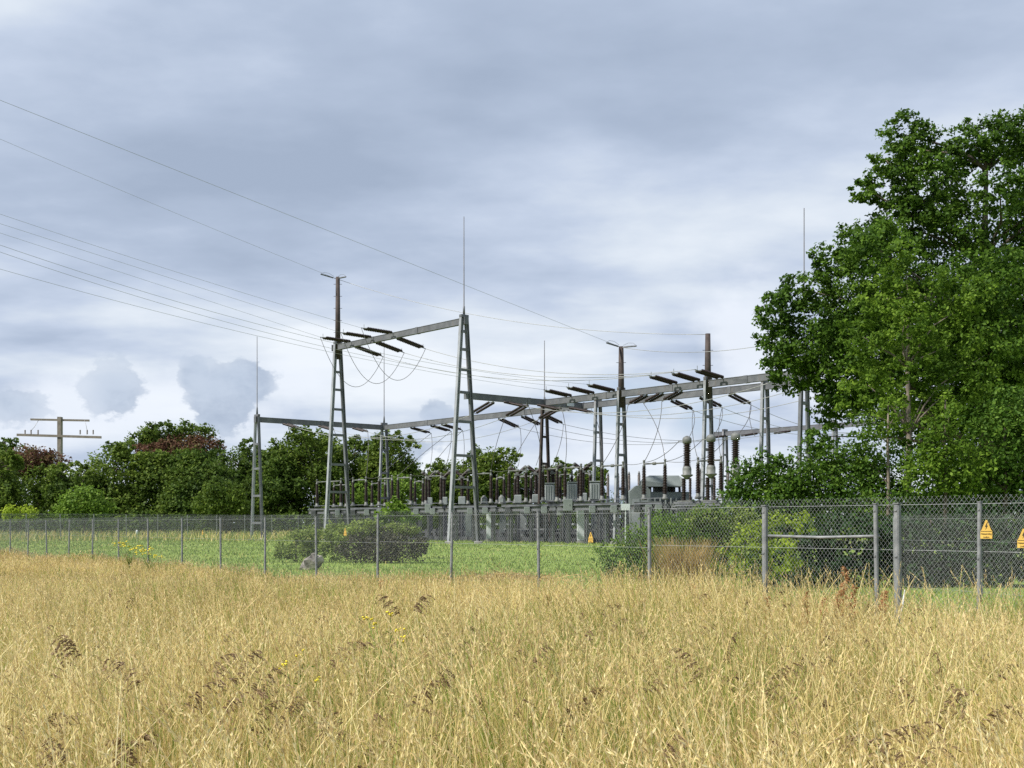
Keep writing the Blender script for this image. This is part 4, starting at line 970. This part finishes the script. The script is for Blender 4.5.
# blue-green control boxes hung at the frames
for px, py0, py1, wpx, lb in ((568, 499, 511, 9, 'pale green control box on the support frame under the voltage transformers'), (428, 504, 513, 6, 'pale green control box on the frame left of the tallest mast')):
    v = -6.0; u = uo(px, v); s_ = F / uv(u, v).y; h = (py1 - py0) / s_
    c = uv(u, v, EYE + (HY - (py0 + py1) / 2) / s_); root = empty('control_box', c, lb, 'control box', 'control boxes of the switchgear')
    MB().box((0, 0, 0), (wpx / s_, .4, h), None, .03).build('cabinet', GREENP, root); MB().box((.12, -.212, 0), (.03, .02, .12)).build('handle', DARKM, root)
    MB().bar((0, .1, -h / 2 - .002), (0, .1, .3 - c.z + .0), .14).build('stand', DARKM, root)
m = MB(); c = uv(uo(625.5, -6.3), -6.3, EYE + (HY - 507) / (F / uv(uo(625.5, -6.3), -6.3).y)); m.box((0, 0, 0), (.62, .04, .44)); m.bar((0, .04, -.2), (0, .04, .3 - c.z), .06)
tag(m.build('information_board', WHITEP, None, c), 'white blank board on a thin stand before the grey switchgear', 'board')

# large instrument transformers
def big_ct(u, v, label, z0=3.15, top=7.4):
    p = uv(u, v, z0); root = empty('instrument_transformer', p, label, 'transformer', 'large capped instrument transformers')
    H = top - z0
    for sg in (-1, 1):
        o_ = U * (.27 * sg); r_ = .17 if sg < 0 else .11
        MB().sheds(o_ + Vector((0, 0, .08)), o_ + Vector((0, 0, H * .36)), r_, .1, 10).build('support_insulator', PORC, root)
    MB().bar(Vector((0, 0, .04)) - U * .6, Vector((0, 0, .04)) + U * .6, .5, .08).build('base_plate', CAPM, root)
    MB().lathe((0, 0, H * .34), [(.12, 0), (.2, .12), (.38, .25), (.40, .30), (.28, .34), (.29, .68), (.26, .80), (.22, .86)], n=14).build('middle_tank', CAPM, root)
    MB().sheds((0, 0, H * .34 + .84), (0, 0, H - .5), .26, .11, 12).build('porcelain_column', PORC, root)
    MB().lathe((0, 0, H - .5), [(.22, 0), (.29, .06), (.30, .32), (.24, .42), (.10, .5), (.06, .52)], n=14).build('head', CAPM, root)
    m = MB(); m.bar(Vector((0, 0, H - .3)), Vector((0, 0, H - .3)) - U * .75, .05); m.build('terminal', CAPM, root)
    return uv(u, v, top - .3)
CT = []
vC = -6.6
for px, lb in ((687, 'left large instrument transformer with grey round cap, right of the power transformer'), (711, 'middle large instrument transformer with grey cap, before the right dark pole'), (735.5, 'right large instrument transformer with grey cap, rising behind the hedge')):
    CT.append(big_ct(uo(px, vC), vC, lb))
support(uo(676, vC), uo(742, vC), vC, 'support frame carrying the large instrument transformers', 4, 3.13, .2, .7)

# power transformer
px0, D0_ = 658, 96.0
s_ = F / D0_; c = Vector(((660 - 512) / s_, D0_, .3))
root = empty('power_transformer', c, 'large grey green power transformer with a roofed conservator behind the disconnectors', 'transformer')
z_ = lambda py: EYE + (HY - py) / s_ - .3
X_ = lambda px: (px - 660) / s_
MB().box((X_(668), .6, z_(492) / 2 - .0 + .0), (3.2, 2.6, z_(492)), None, .06).build('tank', GREENP, root)
m = MB(); zt = z_(475)
vs = [(X_(641), -1.4, z_(487)), (X_(680), -1.4, z_(487)), (X_(683), -1.4, z_(481)), (X_(677), -1.0, z_(476)), (X_(648), -1.0, z_(476)), (X_(641), -1.4, z_(481))]
k = len(vs); vs2 = [(x, 1.4, z) for x, y, z in vs]; m.add(vs + vs2, [tuple(range(k)), tuple(range(2 * k - 1, k - 1, -1))] + [(i, k + i, k + (i + 1) % k, (i + 1) % k) for i in range(k)])
m.build('conservator', GREENP, root)
for x in (X_(650), X_(674)): MB().bar((x, .2, z_(492) - .05), (x, .2, z_(487.2)), .25).build('bracket', DARKM, root)
MB().box((X_(664), .5, (z_(492) + z_(487)) / 2), (1.5, 1.4, z_(487) - z_(492) - .01)).build('dark_gap_fill', DARKM, root)  # added dark block that fills the see-through gap under the conservator
for j in range(7):
    MB().box((X_(648) + j * .42, -1.05, z_(500) - 1.1), (.1, .62, 2.5), None, .03).build('radiator_fin', GREENP, root)
MB().box((X_(685), -.2, z_(500) / 2), (.9, 1.6, z_(494)), None, .05).build('cabinet', GREENP, root)
for sx in (.3, .9, 1.5): MB().sheds((sx, -.6, z_(492)), (sx - .1, -.7, z_(492) + .9), .13, .1, 9).build('bushing', PORC, root)
# control building / kiosk left of it
D1_ = 90.0; s_ = F / D1_; c = Vector(((639 - 512) / s_, D1_, .3)); z_ = lambda py: EYE + (HY - py) / s_ - .3
root = empty('switchgear_cabinet', c, 'bulky grey green cabinet with sloping top left of the power transformer', 'cabinet')
w = 20 / s_; hh = z_(490); m = MB()
vs = [(-w / 2, -.9, 0), (w / 2, -.9, 0), (w / 2, -.9, hh), (w * .2, -.9, z_(486)), (-w * .2, -.9, z_(486)), (-w / 2, -.9, hh - .1)]; k = 6; vs2 = [(x, .9, z) for x, y, z in vs]
m.add(vs + vs2, [tuple(range(k)), tuple(range(2 * k - 1, k - 1, -1))] + [(i, k + i, k + (i + 1) % k, (i + 1) % k) for i in range(k)]); m.build('housing', GREENP, root)
for sx in (-.4, .4): MB().box((sx * w * .55, -.915, hh * .45), (w * .38, .03, hh * .75)).build('door', GREYP, root)

# rear post insulators against the sky
v4 = 10.0
for i, px in enumerate((608, 618, 629, 639, 700, 728)):
    u = uo(px, v4); p = uv(u, v4, .3); root = empty('post_insulator_stand', p, 'slender %s grey brown post insulator standing behind the front row' % (ordn[i] + ' from the left'), 'insulator', 'slender post insulators at the rear')
    MB().ibeam(Vector((0, 0, -.05)), Vector((0, 0, 3.9)), .2, .2, .025, up=U).build('column', GALV_D, root)
    MB().sheds((0, 0, 3.9), (0, 0, 5.7), .15, .11, 9).build('post_insulator', PORC_G, root)
    MB().lathe((0, 0, 5.7), [(.1, 0), (.1, .1), (.05, .3)], n=8).build('terminal', CAPM, root)

# low kiosks, plinths and a cable trough under the frames
kx = [(491, 9, 509, 535, -3.4, WHITEP), (503, 7, 512, 536, 2.0, GREENP), (521, 12, 511, 534, 3.0, GREYP), (581, 8, 508, 534, -3.6, WHITEP), (548, 16, 512, 532, 4, GREYP), (597, 9, 515, 534, 1, GREENP), (460, 11, 514, 533, 4, GREYP), (469, 6, 512, 534, -1, GREENP), (612, 12, 512, 534, 5, GREENP)]
klb = ['white cabinet just right of the tallest mast', 'narrow green cabinet right of the white one', 'wide grey cabinet in the middle under the frames', 'white cabinet under the grey voltage transformers', 'broad low grey cabinet under the left voltage transformer',
       'green cabinet left of the grey A-frame mast foot', 'grey cabinet seen between the legs of the tallest mast', 'small green cabinet beside the right leg of the tallest mast', 'green cabinet under the disconnector before the transformer']
for (px, wp, y0, y1, v, m_), lb in zip(kx, klb):
    u = uo(px, v); q = uv(u, v); s_ = F / q.y; w = wp / s_; h = EYE + (HY - y0) / s_ - .3
    root = empty('kiosk_cabinet', (q.x, q.y, .3), lb, 'cabinet', 'low cabinets under the frames')
    MB().box((0, 0, .1), (w * 1.05, .8, .2)).build('plinth', CONC, root)
    MB().box((0, 0, .2 + (h - .2) / 2), (w, .7, h - .2 - .004), None, .02).build('cabinet_body', m_, root)
    MB().box((0, 0, h + .03), (w * 1.1, .8, .06)).build('roof', m_, root)
    MB().box((0, -.36, .2 + (h - .2) / 2), (w * .8, .02, (h - .2) * .85)).build('door', m_, root)
def low_wall(u0, u1, v, h, t, label, mat=CONC, name='cable_trough'):
    a = uv(u0, v); b = uv(u1, v); c = (a + b) / 2; c.z = .3; root = empty(name, c, label, 'cable trough' if name == 'cable_trough' else 'railing')
    d = (b - a)
    if name == 'cable_trough':
        MB().bar(a - c + Vector((0, 0, h / 2 + .3 * 1)), b - c + Vector((0, 0, h / 2 + .3 * 1)), t, h).build('channel', mat, root)
    return root
for (v, h0, h1, u0, u1, lb, mt) in ((-1.2, .0, .35, 4, 46, 'long low dark cable trough under the front frames', DARKM), (1.8, .62, .78, 2, 40, 'dark pipe run behind the front cable trough', DARKM), (6.5, .0, .95, -2, 44, 'low dark retaining wall at the back of the gravel', DARKM),
                                (-1.6, .95, 1.07, 20, 41, 'grey pipe run at waist height under the frames', GALV_D), (3.2, 1.35, 1.5, 6, 44, 'upper light pipe run behind the cabinets', GREYP)):
    a = uv(u0, v, .3 + (h0 + h1) / 2); b = uv(u1, v, .3 + (h0 + h1) / 2); c = (a + b) / 2; c.z = .3
    nm = 'cable_trough' if 'trough' in lb else ('retaining_wall' if 'wall' in lb else 'pipe_run')
    root = empty(nm, c, lb, nm.replace('_', ' '))
    MB().bar(a - c, b - c, .35, h1 - h0).build('channel' if nm == 'cable_trough' else ('wall_face' if nm == 'retaining_wall' else 'pipe'), mt, root)
    if h0 > 0:
        n = int((u1 - u0) / 3)
        for i in range(n + 1):
            q = a.lerp(b, i / n) - c; MB().bar((q.x, q.y, 0), (q.x, q.y, h0), .12).build('stand', DARKM, root)
# oil drum like reactors at ground level
for i, px in enumerate((440, 455, 478, 512, 530, 560, 605, 640)):
    v = 2.6 + (i % 3) * .4; u = uo(px, v); q = uv(u, v, .3)
    root = empty('drive_cubicle', q, 'dark ground level drive cubicle under the frames, %s from the left' % ordn[i], 'cubicle', 'dark cubicles at ground level')
    MB().box((0, 0, .55), (.8, .7, 1.0), None, .04).build('housing', DARKM, root); MB().box((0, 0, .025), (.95, .85, .05)).build('plinth', CONC, root)

# ------------------------------------------------------------------ droppers
def dropper(a, b, label, bow=.15, r=.022):
    a, b = Vector(a), Vector(b); m_ = a.lerp(b, .5) + U * bow
    pts = [a * (1 - t) ** 2 + m_ * 2 * t * (1 - t) + b * t * t for t in [i / 10 for i in range(11)]]
    wire(pts, label, r, 'dropper_wire', 'wire', 'droppers down to the switchgear')
dn = 0
def DL(where):
    return where
for i in range(3):
    dropper(ends[('d1', i)], BT[i], '%s dropper from the long beam to the left group of circuit breakers' % POS3[i], .6)
    dropper(ends[('d1', i)], DTOP[2 + i][0], '%s dropper from the long beam to the disconnectors above the light shrub' % POS3[i], -.5)
    dropper(ends[('d2', i)], BT[3 + i], '%s dropper from the long beam to the middle circuit breakers' % POS3[i], .5)
    dropper(ends[('bgL', i)], DTOP[5 + (i > 1)][i % 2], '%s dropper from the tallest mast beam to the disconnectors right of it' % POS3[i], -.4)
    dropper(ends[('bgR', i)], DTOP[7 + i][0], '%s dropper from the tallest mast beam to the disconnectors by the voltage transformers' % POS3[i], .6)
    dropper(ends[('f1', i)], DTOP[9 + (i > 0)][i % 2], '%s dropper from between the parallel beams to the disconnectors left of the transformer' % POS3[i], .8)
    dropper(ends[('e1', i)], CT[i], '%s dropper from the rear parallel beam to the large instrument transformers' % POS3[i], .7)
    dropper(ends[('e1', i)], DTOP[11][i % 2] if i < 2 else CT[2] + U * 1.5, '%s dropper from the rear parallel beam to the rightmost disconnector' % POS3[i], -.5)
    dropper(ends[('c1', i)], DTOP[0][0] if i < 1 else DTOP[1][i - 1], '%s dropper from the leftmost beam to the left disconnectors' % POS3[i], .4)
wire(catenary(CT[0] - U * .7, DTOP[10][0] - U * .0, .3, 10), 'wire from the left instrument transformer to the transformer disconnector', .02, 'connection_wire', 'wire', 'connections between the devices')
wire(catenary(CT[1] - U * .7, DTOP[10][1], .3, 10), 'wire from the middle instrument transformer to the transformer disconnector', .02, 'connection_wire', 'wire', 'connections between the devices')
wire(catenary(CT[2] - U * .7, DTOP[11][0], .3, 10), 'wire from the right instrument transformer to the rightmost disconnector', .02, 'connection_wire', 'wire', 'connections between the devices')
for i in range(len(DTOP) - 1):
    wire(catenary(DTOP[i][1], DTOP[i + 1][0], .12, 8), 'slack connecting wire between disconnectors, %s gap from the left' % ordn[i], .016, 'connection_wire', 'wire', 'connections between the devices')

# ------------------------------------------------------------------ telegraph pole far left
D = 165.0; s_ = F / D; p = pt(60, 525, D); root = empty('telegraph_pole', (p.x, D, .3), 'broad concrete power pole with two crossarms above the left trees', 'power pole')
z_ = lambda py: EYE + (HY - py) / s_ - .3
MB().bar((0, 0, -.1), (0, 0, z_(417)), .75, .5).build('pole', TAN, root)
MB().prism((-29 / s_, -.1, z_(419.5)), (29 / s_, .1, z_(420.5)), [(-.15, -.13), (.15, -.13), (.15, .13), (-.15, .13)]).build('crossarm', TAN, root)
MB().prism((-42 / s_, -.32, z_(435)), (42 / s_, -.32, z_(437.5)), [(-.16, -.16), (.16, -.16), (.16, .16), (-.16, .16)]).build('crossarm', TAN, root)
for px in (26, 32, 39, 81, 88, 94):
    MB().sheds(((px - 60) / s_, -.32, z_(434.5)), ((px - 60) / s_, -.32, z_(430)), .12, .14, 8).build('insulator', PORC_G, root)
MB().tube([(-21 / s_, -.1, z_(420)), (-25 / s_, -.2, z_(427)), (-28 / s_, -.32, z_(431))], .03, 5).build('jumper', WIREM, root)
MB().tube([(25 / s_, -.1, z_(420)), (27 / s_, -.2, z_(427)), (28 / s_, -.32, z_(431))], .03, 5).build('jumper', WIREM, root)

# ------------------------------------------------------------------ world: daylight sky with cloud layers
SUN_EL, SUN_AZ = 50, -118          # behind the camera, to the left
w = bpy.data.worlds.new('World'); sc.world = w; w.use_nodes = True; nt = w.node_tree; nt.nodes.clear()
sky = N(nt, 'ShaderNodeTexSky', sky_type='NISHITA'); sky.sun_disc = False; sky.sun_elevation = R(SUN_EL); sky.sun_rotation = R(SUN_AZ); sky.air_density = 1.0; sky.dust_density = .6
tc = N(nt, 'ShaderNodeTexCoord'); sep = N(nt, 'ShaderNodeSeparateXYZ'); nt.links.new(tc.outputs['Generated'], sep.inputs[0])
def M(op, a, b=None, c=None, clamp=False):
    n = N(nt, 'ShaderNodeMath', operation=op); n.use_clamp = clamp
    for i, x in enumerate((a, b, c)):
        if x is None: continue
        if isinstance(x, (int, float)): n.inputs[i].default_value = x
        else: nt.links.new(x, n.inputs[i])
    return n.outputs[0]
def comb(x, y, z):
    n = N(nt, 'ShaderNodeCombineXYZ')
    for i, q in enumerate((x, y, z)):
        if isinstance(q, (int, float)): n.inputs[i].default_value = q
        else: nt.links.new(q, n.inputs[i])
    return n.outputs[0]
def smooth(x, a, b):
    n = N(nt, 'ShaderNodeMapRange', interpolation_type='SMOOTHSTEP'); nt.links.new(x, n.inputs[0]); n.inputs[1].default_value = a; n.inputs[2].default_value = b; return n.outputs[0]
def mixc(f, a, b):
    n = N(nt, 'ShaderNodeMix', data_type='RGBA')
    for i, q in ((0, f), (6, a), (7, b)):
        if isinstance(q, tuple): n.inputs[i].default_value = (*q, 1)
        elif isinstance(q, (int, float)): n.inputs[i].default_value = q
        else: nt.links.new(q, n.inputs[i])
    return n.outputs[2]
az = M('ARCTAN2', sep.outputs[0], sep.outputs[1]); el = M('ARCSINE', sep.outputs[2])
den = M('ADD', M('MAXIMUM', sep.outputs[2], 0.0), .16)
plane = comb(M('DIVIDE', sep.outputs[0], den), M('DIVIDE', sep.outputs[1], den), 0.0)
n1 = noise(nt, 1.15, 8, vec=comb(M('DIVIDE', sep.outputs[0], den), M('MULTIPLY', M('DIVIDE', sep.outputs[1], den), 1.15), 3.7), rough=.52)
n2 = noise(nt, 3.0, 7, vec=comb(M('MULTIPLY', M('DIVIDE', sep.outputs[0], den), .8), M('MULTIPLY', M('DIVIDE', sep.outputs[1], den), 1.15), 1.3), rough=.45)
nb = noise(nt, .8, 3, vec=comb(M('DIVIDE', sep.outputs[0], den), M('DIVIDE', sep.outputs[1], den), 8.1), rough=.5)
lay = M('ADD', M('ADD', M('MULTIPLY', n1, .74), M('MULTIPLY', n2, .26)), M('MULTIPLY', nb, .02))
lo = smooth(el, .36, .02)       # brighter towards the horizon
lum = M('MULTIPLY_ADD', lo, .085, lay)
def rampw(f, stops):
    return ramp(nt, f, stops)
K = 1.0
over = rampw(lum, [(.37, (3.75, 4.55, 5.95)), (.46, (4.55, 5.4, 6.9)), (.53, (5.6, 6.45, 7.95)), (.60, (7.0, 7.75, 8.8)), (.70, (8.7, 9.25, 9.9))])
# gaps of thin veil showing some sky near the horizon
azel = comb(az, M('MULTIPLY', el, 1.5), 0.0)
n3 = noise(nt, 9, 7, vec=azel, rough=.55); n4 = noise(nt, 26, 7, vec=azel, rough=.6)
def blob(px, py, rx, ry):     # a cumulus at an azimuth and elevation
    a0 = math.atan((px - 512) / F); e0 = math.atan((HY - py) / F)
    dx = M('DIVIDE', M('SUBTRACT', az, a0), rx / F); dy = M('DIVIDE', M('SUBTRACT', el, e0), ry / F)
    return M('SUBTRACT', 1.0, M('SQRT', M('ADD', M('MULTIPLY', dx, dx), M('MULTIPLY', dy, dy))))
def union(*b):
    o = b[0]
    for q in b[1:]: o = M('MAXIMUM', o, q)
    return o
rag = M('ADD', M('MULTIPLY_ADD', n4, 2.3, -1.2), M('MULTIPLY_ADD', n3, 1.5, -.75))
white = union(blob(745, 340, 60, 75), blob(120, 420, 210, 45), blob(640, 440, 120, 40), blob(300, 380, 60, 40), blob(900, 380, 120, 80))
wm = smooth(M('ADD', white, M('MULTIPLY_ADD', n3, 2.2, -1.1)), .0, .75)
col = mixc(M('MULTIPLY', wm, .85), over, (8.7, 9.25, 10.1))
bl = smooth(M('ADD', union(blob(640, 400, 120, 50), blob(700, 420, 60, 40)), M('MULTIPLY_ADD', n3, 1.6, -.8)), .15, .7)
col = mixc(M('MULTIPLY', bl, .7), col, mixc(.55, sky.outputs[0], (5.6, 6.8, 9.3)))
dark = union(blob(222, 405, 44, 46), blob(196, 382, 20, 22), blob(248, 385, 34, 30), M('MULTIPLY_ADD', blob(118, 402, 44, 40), .6, -.02), M('MULTIPLY_ADD', blob(15, 415, 40, 26), .6, -.05), M('MULTIPLY_ADD', blob(435, 410, 22, 14), .7, -.03), blob(390, 450, 60, 22))
dm = smooth(M('ADD', dark, rag), .08, .30)
soft = M('MULTIPLY', dm, M('MULTIPLY_ADD', smooth(dark, 0.0, .5), .45, .38))
shade = mixc(smooth(M('ADD', n4, M('MULTIPLY', n3, .6)), .62, 1.0), (3.6, 4.45, 5.9), (5.2, 6.1, 7.5))
col = mixc(soft, col, shade)
bg = N(nt, 'ShaderNodeBackground'); nt.links.new(col, bg.inputs[0]); bg.inputs[1].default_value = .082
out = N(nt, 'ShaderNodeOutputWorld'); nt.links.new(bg.outputs[0], out.inputs[0])

sl = bpy.data.lights.new('sun', 'SUN'); sl.energy = 5.0; sl.angle = R(4); sl.color = (1, .955, .88)
so = bpy.data.objects.new('sun', sl); COL.objects.link(so)
a = R(SUN_AZ); e = R(SUN_EL); dirv = Vector((math.sin(a) * math.cos(e), math.cos(a) * math.cos(e), math.sin(e)))
so.rotation_euler = dirv.to_track_quat('Z', 'Y').to_euler(); so.location = (-30, -30, 60)

cam = bpy.data.cameras.new('camera'); cam.sensor_width = 36; cam.lens = F / 1024 * 36; cam.shift_y = (HY - 384) / 1024; cam.clip_end = 20000; cam.clip_start = .1
co = bpy.data.objects.new('camera', cam); COL.objects.link(co); co.location = (0, 0, EYE); co.rotation_euler = (R(90), 0, 0); sc.camera = co
vs_ = sc.view_settings; vs_.view_transform = 'Standard'; vs_.look = 'None'; vs_.exposure = 0.3; vs_.gamma = 1; vs_.use_curve_mapping = False
sc.cycles.use_denoising = False
sc.cycles.max_bounces = 6; sc.cycles.transparent_max_bounces = 4
